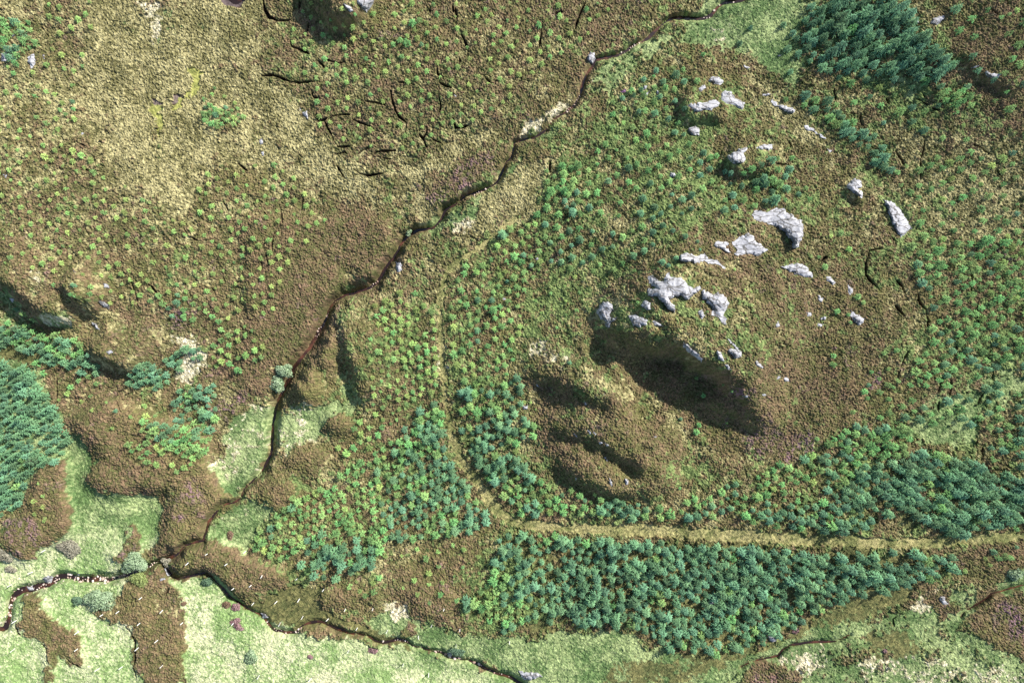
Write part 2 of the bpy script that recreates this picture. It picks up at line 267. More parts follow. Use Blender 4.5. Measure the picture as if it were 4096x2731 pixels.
 (2,2,[(418,183),(442,190),(430,207)],.4,"small grey stone on the lower left slope of the lower knoll","stone"),
 (3,2,[(5,1250),(30,1245),(57,1280),(20,1292)],.8,"grey boulder above the small burn under the plantation","boulder"),
 (3,2,[(1165,985),(1190,985),(1200,1020),(1222,1035),(1175,1032),(1155,1010)],.7,"lichen spotted rock beside a purple heather bush","rock"),
 (3,2,[(1355,878),(1377,885),(1362,898)],.4,"small grey stone below the right end of the plantation","stone"),
]

# ------------------------------------------------------------------ relief
heath = []   # raised heather terraces and lobes: (polygon, rise, edge width)
heath.append((tz(0, 2, [(480,-200),(700,-350),(1400,-100),(1400,80),(1450,200),(1520,300),(1540,350),(1470,385),(1425,440),(1380,510),(1360,590),(1220,630),(1190,690),(1080,700),(1060,640),(1090,560),(1110,480),(1120,400),(1170,300),(1150,260),(1100,290),(1000,280),(900,270),(790,310),(680,290),(600,230),(580,180),(640,110),(690,50),(560,-60)]), 2.2, 46))
heath.append((tz(0, 2, [(260,100),(440,60),(470,150),(440,250),(460,350),(480,450),(480,560),(400,590),(330,620),(300,650),(230,680),(200,760),(100,720),(10,650),(0,590),(80,560),(80,500),(150,440),(180,330),(230,200)]), 1.8, 46))
heath.append((tz(0, 2, [(860,500),(930,510),(950,600),(940,670),(870,690),(840,760),(790,780),(720,700),(780,660),(830,640)]), .8, 30))
heath.append((tz(0, 2, [(1190,720),(1260,650),(1400,600),(1480,610),(1600,690),(1725,760),(1840,790),(1960,850),(1800,920),(1700,960),(1640,1000),(1560,970),(1480,880),(1370,810),(1290,830),(1215,850),(1175,830),(1175,760)]), 2.0, 44))
heath.append((tz(0, 2, [(1060,800),(1130,810),(1160,870),(1220,890),(1230,950),(1240,1100),(1250,1290),(1240,1400),(1220,1640),(930,1640),(910,1450),(910,1280),(850,1180),(760,1150),(640,1090),(640,1060),(740,1060),(800,980),(850,890),(900,880)]), .6, 24))
heath.append((tz(0, 2, [(150,950),(290,960),(310,1060),(400,1150),(480,1200),(570,1290),(580,1420),(550,1470),(450,1400),(400,1350),(360,1440),(360,1640),(290,1640),(300,1400),(260,1280),(180,1240),(110,1180),(150,1100)]), .6, 24))
heath.append((tz(1, 1, [(270,1010),(350,980),(430,1020),(440,1120),(430,1220),(340,1250),(270,1190),(230,1100)]), 2.6, 46))
heath.append((tz(1, 1, [(480,1340),(560,1310),(650,1350),(670,1400),(600,1460),(530,1450),(470,1400)]), 1.8, 40))
heath.append((tz(1, 2, [(190,10),(330,-20),(480,20),(470,100),(380,160),(280,150),(210,90)]), 1.2, 40))
heath.append((tz(1, 2, [(10,280),(130,180),(250,170),(280,250),(220,330),(140,410),(60,370)]), 1.2, 40))
heath.append((tz(1, 1, [(440,720),(550,740),(550,830),(540,940),(520,1000),(400,980),(370,935),(400,880),(435,800)]), 2.2, 40))
heath.append((tz(1, 2, [(390,1020),(470,950),(650,930),(760,990),(870,960),(830,1040),(700,1010),(600,1050),(450,1060)]), .7, 34))
heath.append((tz(1, 2, [(1040,1050),(1050,900),(1150,870),(1300,900),(1340,1000),(1330,1100),(1290,1150),(1180,1140),(1080,1110)]), 1.0, 40))
heath.append((tz(1, 2, [(970,1180),(1060,1160),(1100,1230),(1040,1260),(970,1250)]), .7, 26))
heath.append((tz(1, 1, [(-60,-60),(600,-60),(900,-60),(940,200),(880,300),(840,400),(720,380),(640,260),(610,300),(590,460),(520,540),(470,640),(400,780),(290,930),(220,990),(100,1000),(60,1180),(-100,1180),(-140,1000),(-60,700)]), 1.6, 54))
heath.append((tz(1, 0, [(1180,1170),(1780,950),(1760,1090),(1660,1250),(1540,1320),(1400,1390),(1300,1450),(1200,1420)]), .8, 40))
SC = []   # scarps: (crest line, drop, width of the steep face, length of the back slope); the steep face is on the lower-left side
def scarp(pts, h, w, L): SC.append((ov(pts), h, w * OS, L * OS))
scarp([(1375,690),(1395,738),(1425,756),(1470,757),(1540,768),(1600,800),(1650,830),(1700,858),(1750,890),(1800,930)], 6.8, 70, 190)
scarp([(1190,850),(1240,858),(1300,866),(1350,883),(1400,915),(1450,950)], 2.7, 46, 110)
scarp([(1240,985),(1290,983),(1340,985),(1400,1010),(1450,1040),(1520,1080),(1560,1110)], 2.8, 46, 110)
scarp([(1270,1060),(1370,1105),(1430,1125),(1510,1115),(1560,1090)], 2.6, 36, 60)
scarp([(1600,905),(1640,922),(1700,945),(1760,962),(1820,970)], 2.6, 40, 60)
scarp([(-60,615),(0,635),(40,662),(90,705),(150,730),(190,740)], 4.0, 34, 110)
scarp([(130,640),(150,655),(180,680),(205,695),(230,730)], 2.4, 26, 60)
scarp([(205,770),(215,800),(240,822),(280,835),(330,850)], 3.0, 24, 70)
scarp([(690,-80),(745,-20),(790,18),(825,32),(860,30)], 5.0, 70, 120)
scarp([(805,685),(790,720),(790,760),(797,790),(812,830),(830,870),(838,910),(850,950)], 2.6, 32, 90)
scarp([(1560,190),(1590,262),(1640,262),(1690,270)], 2.2, 40, 80)
scarp([(1660,355),(1690,380),(1760,385),(1800,395)], 2.4, 40, 80)
scarp([(1940,420),(1965,450),(1985,470)], 1.6, 22, 50)
scarp([(2200,110),(2240,150),(2300,190),(2360,240)], 1.2, 40, 120)
def arcfade(pts):
    p = np.array(pts); d = np.hypot(*np.diff(p, axis=0).T); return np.concatenate([[0], np.cumsum(d)]) / d.sum()
ZL = np.zeros(LX.shape)
def gauss(cx, cy, sx, sy, h):
    return h * np.exp(-((LX - cx * OS) / (sx * OS)) ** 2 - ((LY - cy * OS) / (sy * OS)) ** 2)
ZL += gauss(1740, 640, 430, 330, 5.5) + gauss(1350, 980, 190, 140, 2.0) + gauss(2300, 60, 330, 300, 5.0)
ZL += gauss(280, 480, 420, 300, 4.0) + gauss(950, 120, 420, 260, 2.5) + gauss(1800, 1180, 420, 160, 1.5)
mx, my = LX * S, LY * S
ZL += 1.1 * fbm(mx / 19, my / 19, 21, 3) + 0.45 * fbm(mx / 5, my / 5, 25, 2)
for i_, (poly, h, e) in enumerate(heath): ZL += h * (1.05 if i_ < 13 else .55) * pmask(poly, e * .85)
for pts, h, w, L in SC:
    best = np.full(LX.shape, 1e9); sg = np.ones(LX.shape); tt = np.zeros(LX.shape); af = arcfade(pts)
    for i in range(len(pts) - 1):
        d, t, s = seg_dist(LX, LY, pts[i], pts[i + 1]); m = d < best
        best = np.where(m, d, best); sg = np.where(m, s, sg); tt = np.where(m, af[i] + (af[i + 1] - af[i]) * t, tt)
    a0, a1 = np.array(pts[0]), np.array(pts[-1]); ch = a1 - a0; tt = ((LX - a0[0]) * ch[0] + (LY - a0[1]) * ch[1]) / (ch @ ch)
    fade = sst(-.05, .28, tt) * sst(1.05, .72, tt)
    wv = w * (1 + 0.55 * fbm(mx / 3.0, my / 3.0, 77, 3)); best = np.maximum(0, best + 26 * fbm(mx / 2.2, my / 2.2, 83, 2) * sst(4, 40, best))
    up = np.exp(-(best / L) ** 2); dn = 1 - sst(0, 1, best / wv)
    # sg > 0: the side on the right hand in the picture when walking along the line (image y is down)
    ZL += h * fade * np.where(sg > 0, up, dn)
ZL += (.75 * fbm(mx / 3.2 + my / 9, my / 2.6, 87, 3) + .45 * fbm((mx * .8 + my * .6) / 3.0, (mx * -.6 + my * .8) / 1.1, 89, 2)) * pmask(ov([(1180,840),(1380,640),(1600,560),(1800,620),(1850,960),(1600,1140),(1250,1100)]), 200)
ZL = blur(ZL, 16)

def course(pts, depth, w, slope, step=10):
    q = resample(pts, step); n = len(q)
    z = lsample(ZL, q[:, 0], q[:, 1])
    k = 15; z = np.convolve(np.pad(z, k, mode='edge'), np.ones(2 * k + 1) / (2 * k + 1), 'valid')
    return q, z - depth, w, slope
q0 = resample(BURN, 10)
COURSES = []
def add_course(name, pts, depth, w, slope):
    q = resample(pts, 10); tq = np.gradient(q, axis=0); tq /= np.hypot(tq[:, 0], tq[:, 1])[:, None] + 1e-9; sq = np.arange(len(q)) * 1.0
    q = q + np.stack([-tq[:, 1], tq[:, 0]], 1) * (15 * fbm(sq / 8, sq * 0 + 3.3, 97, 3))[:, None]; z = lsample(ZL, q[:, 0], q[:, 1])
    k = 12; z = np.convolve(np.pad(z, k, mode='edge'), np.ones(2 * k + 1) / (2 * k + 1), 'valid')
    t = np.linspace(0, 1, len(q))
    dd = np.interp(t, np.linspace(0, 1, len(depth)), depth); ww = np.interp(t, np.linspace(0, 1, len(w)), w)
    ww = ww * .60 * (1 + 1.3 * vnoise(np.arange(len(q)) * .19, np.zeros(len(q)), 91 + len(COURSES)))
    COURSES.append((name, q, z - dd, ww, slope))
add_course('burn', BURN, [1.2,1.2,1.0,.7,.6,.7,.6,1.5,1.9,1.6,2.3,2.2,2.2,2.4,1.8,.9,.8,1.4,1.6,1.0,.8,.8,.9], [9,9,8,6,6,6,4,8,9,6,8,9,9,8,7,4,4,7,9,13,15,13,13], 1.5)
add_course('burn', BURN_S, [1.2,.8,.7,.7,.6,.6,.7,.9,.9], [7,6,5,6,9,5,6,8,8], 1.4)
add_course('burn', BURN_E, [.8,.9,.6,.4], [5,6,5,3], 1.4)
add_course('burn', BURN_E2, [.3,.5,.5,.5,.5], [2.5,5,5,4,3], 1.4)
GW = 30 * fbm(mx / 1.9, my / 1.9, 93, 3) + 10
for name, q, zw, ww, slope in COURSES:
    for i in range(len(q)):
        R = 110; i0 = max(0, int((q[i, 0] - R - X0) / LS)); j0 = max(0, int((q[i, 1] - R - Y0) / LS))
        sl = (slice(j0, j0 + int(2 * R / LS) + 2), slice(i0, i0 + int(2 * R / LS) + 2))
        if ZL[sl].size == 0: continue
        d = np.hypot(LX[sl] - q[i, 0], LY[sl] - q[i, 1]); d = d + GW[sl] * np.clip((d - ww[i] - 3) / 24, 0, 1)
        ZL[sl] = np.minimum(ZL[sl], zw[i] - 0.28 + np.maximum(0, d - ww[i]) * S * slope)
pool_m = pmask(POOL, 24); ZL -= 0.9 * sst(.2, .8, pool_m)

# ------------------------------------------------------------------ ground cover
CL = dict(H=0, G=1, P=2, M=3, O=4, B=5, K=6, N=7)
cover = np.zeros((8,) + LX.shape, np.float32)
cover[0] = 0.60; cover[7] = 0.53; cover[3] = 0.47; cover[2] = 0.0
def cov(cls, poly, v, f=60):
    m = pmask(poly, f); cover[CL[cls]] += v * m
def put(cls, poly, v=1.0, f=26):          # a patch that takes over
    m = pmask(poly, f)
    cover[:] = cover * (1 - m * min(1, v)); cover[CL[cls]] += v * m
# pale moor mix, upper left
cov('N', ov([(-600,-500),(1500,-500),(1400,100),(1180,300),(1000,520),(850,760),(640,1000),(400,1100),(-600,1100)]), -.19, 120)
cov('M', ov([(-600,-400),(600,-400),(620,60),(590,140),(660,230),(740,310),(820,430),(780,470),(640,400),(560,390),(470,430),(440,510),(350,470),(260,430),(200,350),(130,330),(-600,500)]), .22, 120)
cov('M', ov([(190,0),(560,0),(600,80),(560,160),(640,240),(560,250),(520,330),(460,400),(440,500),(360,450),(270,400),(230,300),(170,230),(230,120)]), .30, 90)
cov('G', ov([(330,0),(600,0),(600,70),(540,130),(470,120),(420,150),(330,120),(250,80)]), .60, 60)
cov('G', ov([(340,220),(390,230),(390,300),(340,300)]), .4, 40)
cov('N', ov([(540,130),(700,270),(860,430),(840,450),(660,300)]), .25, 40)
cov('M', ov([(560,130),(720,280),(870,430),(850,470),(780,440),(640,300)]), .25, 40)
cov('M', ov([(930,390),(1080,320),(1180,280),(1190,300),(1060,350),(960,405),(975,460),(985,520),(970,520),(955,440)]), .45, 20)
cov('M', ov([(950,380),(1060,340),(1130,300),(1140,310),(1070,350),(960,400)]), .3, 12)
cov('P', ov([(310,0),(405,0),(372,45),(362,110),(340,80),(330,30)]), .95, 30)
cov('P', ov([(360,40),(400,60),(420,110),(390,130),(365,100)]), .55, 30)
# the slope right of the burn
cov('G', ov([(1190,335),(1345,235),(1370,140),(1480,80),(1560,50),(1700,-60),(1920,-60),(1850,60),(1830,210),(1790,210),(1740,140),(1650,110),(1560,120),(1420,210),(1330,270),(1290,320),(1240,350),(1170,440),(1080,490),(1010,545),(960,560),(1000,500),(1110,440)]), .72, 60)
cov('G', ov([(1560,50),(1720,-40),(1860,-40),(1850,80),(1800,200),(1720,130),(1600,110)]), .3, 60)
cov('P', ov([(1610,45),(1650,25),(1700,60),(1730,110),(1660,115),(1620,90)]), .75, 40)
cov('N', ov([(1240,360),(1330,280),(1420,220),(1560,130),(1600,170),(1580,300),(1680,340),(1680,430),(1880,430),(1880,490),(1720,480),(1560,560),(1400,660),(1360,720),(1240,740),(1200,700),(1240,600),(1200,500)]), .20, 80)
cov('G', ov([(1260,360),(1420,220),(1560,150),(1580,300),(1640,380),(1600,480),(1400,640),(1260,650),(1220,500)]), .20, 80)
cov('M', ov([(1240,360),(1420,220),(1560,150),(1580,300),(1640,380),(1620,480),(1400,660),(1260,680),(1200,520)]), .16, 80)
cov('G', ov([(1480,250),(1530,240),(1540,310),(1490,320)]), .4, 30)
cov('G', ov([(1280,540),(1360,560),(1380,640),(1300,660)]), .3, 50)
cov('P', ov([(1195,300),(1250,258),(1310,225),(1332,236),(1262,285),(1235,312),(1185,318)]), .95, 22)
cov('P', ov([(1360,180),(1400,160),(1420,175),(1400,210),(1350,220)]), .45, 30)
cov('P', ov([(1022,515),(1060,482),(1100,500),(1092,530),(1040,540)]), .7, 26)
cov('G', ov([(1060,480),(1180,440),(1180,510),(1100,560),(1030,560),(1010,530)]), .35, 30)
cov('G', ov([(985,490),(1015,495),(1015,520),(975,520)]), .9, 14)
cov('M', ov([(1160,400),(1250,360),(1240,480),(1180,500),(1120,540),(1060,570),(1060,540),(1100,480)]), .5, 60)
# plantation floors
cov('O', ov([(1150,1210),(1500,1230),(2190,1260),(2210,1310),(1950,1370),(1780,1470),(1620,1520),(1430,1450),(1140,1460),(1050,1400),(1120,1330)]), .75, 50)
cov('N', ov([(1060,1290),(1200,1270),(1300,1420),(1140,1460),(1050,1400)]), .3, 40)
cov('O', ov([(830,1050),(960,930),(1020,920),(1110,1150),(1150,1200),(1050,1220),(850,1310),(680,1310),(590,1220),(700,1120)]), .34, 60)
cov('G', ov([(1030,820),(1180,800),(1240,980),(1250,1110),(1560,1170),(1600,1200),(1190,1195),(1060,1060)]), .42, 50)
cov('O', ov([(1040,900),(1180,860),(1230,1000),(1250,1110),(1560,1170),(1600,1200),(1190,1195),(1060,1060)]), .40, 50)
cov('O', ov([(1560,1150),(1760,1070),(1980,970),(2352,850),(2500,800),(2500,1200),(2200,1230),(1850,1220)]), .50, 60)
cov('G', ov([(1560,1150),(1760,1070),(1980,970),(2352,850),(2500,800),(2500,1200),(2200,1230),(1850,1220)]), .38, 60)
cov('G', ov([(2100,930),(2150,840),(2230,700),(2352,560),(2500,560),(2500,900),(2240,960)]), .45, 70)
cov('G', ov([(2050,1000),(2230,900),(2250,1000),(2150,1030)]), .5, 40)
cov('G', ov([(1840,120),(1900,0),(2100,20),(2190,170),(2000,250),(2060,380),(2000,370),(1880,280),(1820,230)]), .52, 60)
cov('G', ov([(2080,180),(2230,170),(2280,300),(2200,360),(2060,260)]), .40, 60)
cov('M', ov([(2040,300),(2352,330),(2352,560),(2150,560),(2060,420)]), .30, 80)
cov('N', ov([(2040,380),(2200,330),(2352,330),(2352,800),(2100,900),(2130,720),(2090,560)]), .06, 80)
cov('M', ov([(1690,140),(1780,190),(1860,290),(1920,360),(1990,420),(2060,520),(2010,560),(1930,430),(1830,310),(1740,230)]), .28, 40)
cov('M', ov([(1700,560),(1900,600),(2000,700),(1950,850),(1800,900),(1740,760)]), .07, 80)
cov('H', ov([(1560,560),(1700,440),(1900,480),(2060,560),(2060,900),(1800,920),(1740,860),(1740,700)]), .12, 80)
cov('M', ov([(1560,590),(1700,600),(1740,680),(1690,680),(1620,640)]), .25, 40)
cov('M', ov([(1290,840),(1380,840),(1500,920),(1640,1000),(1620,1060),(1520,960),(1400,900)]), .28, 40)
cov('O', ov([(1270,850),(1340,850),(1360,880),(1300,880)]), .5, 26)
cov('G', ov([(1310,975),(1390,955),(1400,970),(1330,985)]), .6, 20)
cov('G', ov([(1540,960),(1700,970),(1640,1040),(1720,1060),(1560,1130),(1500,1110)]), .25, 60)
cov('P', ov([(1212,795),(1245,768),(1290,800),(1325,825),(1305,842),(1250,832),(1212,825)]), .62, 34)
cov('G', ov([(1200,740),(1260,760),(1340,800),(1350,850),(1230,860),(1190,830)]), .35, 40)
cov('P', ov([(1008,795),(1022,800),(1022,865),(1006,855)]), .8, 14)
cov('G', ov([(880,790),(1010,740),(1012,860),(900,860)]), .25, 40)
# burn-side grass
cov('G', ov([(880,600),(930,560),(905,610),(870,650),(800,680),(790,650),(830,640)]), .7, 14)
cov('G', ov([(775,720),(800,700),(790,780),(800,850),(830,900),(830,960),(790,1000),(740,1000),(730,950),(760,930),(780,860)]), .65, 24)
for P in ([(515,985),(545,955),(620,930),(640,960),(630,1020),(600,1090),(540,1140),(500,1120),(468,1078),(520,1040)], [(650,955),(700,935),(790,930),(745,985),(735,1010),(690,1020),(655,1050),(640,1000)]):
    put('G', ov(P), .9, 40); cov('P', ov(P), .62, 40)
put('P', ov([(395,765),(440,775),(472,800),(468,850),(440,892),(400,872),(420,822)]), .75, 34)
put('P', ov([(70,615),(95,615),(112,655),(80,660)]), .4, 24); put('P', ov([(75,715),(165,722),(172,752),(110,752)]), .8, 26)
put('G', ov([(520,1160),(580,1140),(640,1160),(690,1130),(650,1170),(590,1220),(570,1260),(480,1260),(470,1230)]), .8, 40)
cov('P', ov([(480,1190),(560,1150),(600,1170),(560,1240),(490,1250)]), .45, 40)
# left flank forest floor
put('O', ov([(-100,770),(60,790),(150,830),(110,850),(60,830),(-100,830)]), .9, 26)
put('G', ov([(-400,820),(60,835),(110,900),(160,1000),(150,1060),(60,1160),(-400,1200)]), .9, 40)
cov('G', ov([(60,640),(170,690),(200,760),(230,850),(120,840),(-50,760),(-50,690)]), .45, 40)
cov('G', ov([(320,960),(420,880),(490,890),(500,1000),(440,1060),(400,1040)]), .35, 40)
# lower left grass, then the heather lobes on top of it
put('G', ov([(160,1040),(170,1000),(215,1040),(205,1095),(240,1130),(290,1135),(360,1120),(375,1180),(360,1240),(290,1310),(150,1330),(-300,1370),(-300,1220),(0,1260),(80,1280),(150,1230),(160,1130),(145,1080)]), 1.0, 24)
put('G', ov([(-300,1340),(100,1330),(250,1325),(430,1325),(480,1325),(560,1390),(690,1450),(850,1480),(950,1490),(1100,1530),(1250,1600),(1300,1900),(-300,1900)]), 1.0, 26)
cov('P', ov([(430,1400),(560,1400),(560,1600),(430,1600)]), .55, 80)
cov('P', ov([(560,1410),(900,1490),(800,1600),(560,1600)]), .40, 100)
cov('P', ov([(200,1400),(300,1420),(300,1560),(220,1560)]), .60, 60)
cov('P', ov([(100,1370),(170,1380),(180,1430),(120,1420)]), .45, 40)
cov('P', ov([(-100,1520),(80,1500),(60,1600),(-100,1600)]), .4, 50)
cov('O', ov([(160,1060),(200,1100),(250,1170),(330,1150),(330,1230),(240,1230),(180,1150)]), .50, 40)
cov('O', ov([(620,1500),(760,1480),(900,1520),(900,1600),(620,1600)]), .45, 60)
put('O', ov([(590,1375),(680,1335),(780,1355),(740,1400),(870,1450),(950,1480),(1020,1520),(960,1490),(850,1465),(770,1430),(690,1440),(620,1425),(560,1385)]), 1.0, 24)
put('G', ov([(880,1400),(950,1420),(1040,1450),(1150,1470),(1300,1450),(1430,1440),(1480,1480),(1600,1510),(1640,1600),(1250,1700),(1150,1530),(1020,1500),(950,1480),(850,1440)]), .95, 40)
cov('P', ov([(885,1390),(935,1372),(945,1420),(900,1430)]), .9, 26)
put('O', ov([(1480,1490),(1620,1512),(1780,1475),(1900,1400),(2050,1335),(2120,1335),(2080,1385),(1950,1440),(1760,1500),(1600,1600),(1350,1600),(1400,1520)]), .8, 50)
cov('G', ov([(1480,1490),(1620,1512),(1780,1475),(1900,1400),(2050,1335),(2120,1335),(2080,1385),(1950,1440),(1760,1500),(1600,1600),(1350,1600),(1400,1520)]), .45, 40)
put('G', ov([(1600,1560),(1740,1490),(1900,1450),(2060,1400),(2180,1360),(2260,1320),(2352,1290),(2600,1290),(2600,1900),(1500,1900)]), .55, 60)
cov('P', ov([(1780,1490),(1900,1470),(1900,1560),(1780,1560)]), .40, 60); cov('P', ov([(2080,1390),(2150,1345),(2170,1380),(2110,1420)]), .7, 30)
cov('P', ov([(1950,1500),(2200,1500),(2352,1540),(2352,1640),(1900,1640)]), .42, 60)
cov('O', ov([(1970,1450),(2080,1440),(2120,1500),(2010,1520)]), .6, 40)
put('H', ov([(2250,1350),(2352,1370),(2600,1380),(2600,1560),(2352,1510),(2290,1480),(2230,1440)]), .9, 40)
put('H', ov([(1720,1520),(1760,1510),(1830,1540),(1820,1640),(1700,1640)]), .8, 36)
put('H', ov([(2130,1370),(2170,1360),(2200,1400),(2160,1420)]), .7, 26)
put('H', ov([(2170,1280),(2352,1200),(2600,1180),(2600,1330),(2352,1300),(2280,1340),(2200,1330)]), .5, 50)
for poly, h, e in heath[:15]:
    put('H', poly, .85, 30); cover[7] += .26 * pmask(poly, 30); cover[3] += .10 * pmask(poly, 30)
cov('M', heath[4][0], .34, 24); cov('M', heath[5][0], .30, 24); cov('M', heath[14][0], .16, 60)
cov('H', ov([(1210,860),(1280,855),(1400,910),(1560,1010),(1570,1110),(1440,1140),(1330,1110),(1210,1050),(1240,980)]), .25, 40)
cov('H', ov([(1380,740),(1700,860),(1780,960),(1640,1000),(1480,890)]), .35, 50)
cov('H', ov([(1720,850),(2000,800),(2050,900),(1900,1000),(1700,1060),(1600,1020),(1740,960)]), .25, 60)
cov('H', ov([(2150,20),(2352,0),(2600,0),(2600,320),(2352,320),(2230,220)]), .25, 60)
cov('H', ov([(870,1300),(1100,1240),(1120,1330),(1050,1400),(1020,1420),(930,1400),(860,1370)]), .3, 40)
# bog, mud, peat
put('B', tz(0,0,[(1330,480),(1390,480),(1370,620),(1300,700),(1230,740),(1170,720),(1100,760),(1140,830),(1115,890),(1070,930),(1040,1050),(1030,1000),(1060,900),(1090,850),(1060,780),(1040,730),(1100,730),(1230,690),(1310,630)]), .95, 12)
put('K', tz(0,0,[(1040,680),(1090,665),(1120,700),(1180,690),(1250,655),(1310,640),(1250,690),(1180,710),(1080,730),(1050,715)]), 1.0, 10)
put('K', POOL, 1.3, 16)
purple = np.zeros(LX.shape)
for P in ([(320,830),(290,810),(240,835),(240,800),(330,860)], [(395,720),(420,715),(430,760),(395,760)], [(505,890),(560,890),(590,960),(530,1000),(500,950)], [(380,700),(470,690),(470,720),(400,730)], [(1640,880),(1700,890),(1740,940),(1680,930)],
          [(1680,960),(1760,960),(1800,1010),(1900,1000),(1850,1050),(1760,1060),(1700,1030)], [(1830,1000),(1920,1000),(1920,1030),(1840,1040)], [(1980,850),(2020,850),(2040,880),(1990,900)], [(2260,1380),(2352,1370),(2352,1480),(2290,1470)],
          [(2180,1350),(2240,1350),(2240,1390),(2190,1400)], [(2000,1510),(2060,1500),(2060,1540),(2010,1540)], [(1720,1530),(1800,1550),(1780,1600),(1720,1600)], [(870,60),(940,90),(930,110),(860,90)], [(1160,1340),(1250,1400),(1180,1440),(1130,1400)],
          [(1360,620),(1410,680),(1380,720)], [(2270,560),(2352,600),(2352,680),(2280,640)], [(930,420),(1150,350),(1150,420),(980,480)], [(400,1100),(470,1100),(470,1180),(390,1200)], [(0,1180),(90,1190),(90,1300),(10,1260)], [(250,1300),(300,1200),(320,1250),(280,1310)]):
    purple += pmask(ov(P), 40)

# ------------------------------------------------------------------ fine ground sheet
def axis(a, b, lo, hi, fine, coarse):
    return np.concatenate([np.arange(lo, a, coarse), np.arange(a, b, fine), np.arange(b, hi + 1, coarse)])
gx = axis(-45, 4141, X0 + 10, X1 - 10, 3.0, 17.0); gy = axis(-45, 2776, Y0 + 10, Y1 - 10, 3.0, 17.0)
NX, NY = len(gx), len(gy)
PX, PY = np.meshgrid(gx, gy); PX = PX.ravel(); PY = PY.ravel()
z = lsample(ZL, PX, PY)
wx, wy, wz = ray(PX, PY, z)
wx = wx.astype(np.float32); wy = wy.astype(np.float32)
# class of every vertex
dx = 34 * fbm(wx / 2.6, wy / 2.6, 31, 4) + 20 * fbm(wx / 1.1, wy / 1.1, 37, 2) + 14 * fbm(wx / .5, wy / .5, 35, 2); dy = 34 * fbm(wx / 2.6, wy / 2.6, 41, 4) + 20 * fbm(wx / 1.1, wy / 1.1, 47, 2) + 14 * fbm(wx / .5, wy / .5, 45, 2)
SCO = []; best = np.full(PX.shape, -9.0); cls = np.zeros(PX.shape, np.int8); second = best.copy()
for k in range(8):
    base = lsample(cover[k], PX + dx, PY + dy)
    amp = 0.62 if k in (0, 3, 7, 2) else 0.52
    SCO.append(None)
    sc = base + np.where(base > 0.02, amp * (0.40 * fbm(wx / 4.5, wy / 4.5, 106 + 9 * k, 2) + 0.45 * fbm(wx / 1.4, wy / 1.4, 100 + 9 * k, 2) + 0.55 * fbm(wx / .45, wy / .45, 103 + 9 * k, 2)), -1)
    SCO[-1] = sc.astype(np.float32); m = sc > best; cls[m] = k; best = np.where(m, sc, best)
# track: dry grass strip
tr = np.array(TRACK); tdist = np.full(PX.shape, 1e9); thw = np.full(PX.shape, 10.0)
for i in range(len(tr) - 1):
    a, b = tr[i], tr[i + 1]; R = 90
    m = np.flatnonzero((PX > min(a[0], b[0]) - R) & (PX < max(a[0], b[0]) + R) & (PY > min(a[1], b[1]) - R) & (PY < max(a[1], b[1]) + R))
    d, t, s = seg_dist(PX[m], PY[m], a, b); c = d < tdist[m]
    tdist[m] = np.where(c, d, tdist[m]); thw[m] = np.where(c, TRACK_W[i] + t * (TRACK_W[i + 1] - TRACK_W[i]), thw[m])
track = (tdist + 15 * fbm(wx / .6, wy / .6, 301, 2) + 12 * fbm(wx / 2.5, wy / 2.5, 305, 2)) < thw * .74
cls[track] = 4
# cracks
cut = np.full(PX.shape, 9.0)
GJ = PY.reshape(NY, NX); 
def window(x0, y0, x1, y1):
    i0, i1 = np.searchsorted(gx, [x0, x1]); j0, j1 = np.searchsorted(gy, [y0, y1])
    return (np.arange(j0, j1)[:, None] * NX + np.arange(i0, i1)[None, :]).ravel()
crn = fbm(wx / 1.6, wy / 1.6, 405, 2); wob = 3.5 * fbm(wx / 1.5, wy / 1.5, 403, 2) + 1.2 * fbm(wx / .8, wy / .8, 401, 2)
for pts, w, dep in CR:
    R = 40
    xs = [p[0] for p in pts]; ys = [p[1] for p in pts]
    m = window(min(xs) - R, min(ys) - R, max(xs) + R, max(ys) + R)
    if not len(m): continue
    d = np.full(m.shape, 1e9); af = arcfade(pts); tt = np.zeros(m.shape)
    for i in range(len(pts) - 1):
        dd, t, s = seg_dist(PX[m], PY[m], pts[i], pts[i + 1]); c = dd < d
        d = np.where(c, dd, d); tt = np.where(c, af[i] + t * (af[i + 1] - af[i]), tt)
    e = d + wob[m]
    taper = (0.35 + 0.65 * sst(0, .25, tt) * sst(1, .75, tt)) * np.clip(.75 + 1.1 * crn[m], .15, 1.2)
    cut[m] = np.minimum(cut[m], -dep * taper + np.maximum(0, e - w * taper) * S * 6.0)
# burn beds
bed = np.full(PX.shape, 1e9)
for name, q, zw, ww, slope in COURSES:
    for i in range(len(q)):
        m = window(q[i, 0] - 45, q[i, 1] - 45, q[i, 0] + 45, q[i, 1] + 45)
        if len(m):
            bed[m] = np.minimum(bed[m], np.hypot(PX[m] - q[i, 0], PY[m] - q[i, 1]) - ww[i])
bed = bed + 7 * fbm(wx / .6, wy / .6, 411, 3)
poolv = lsample(pool_m, PX, PY)
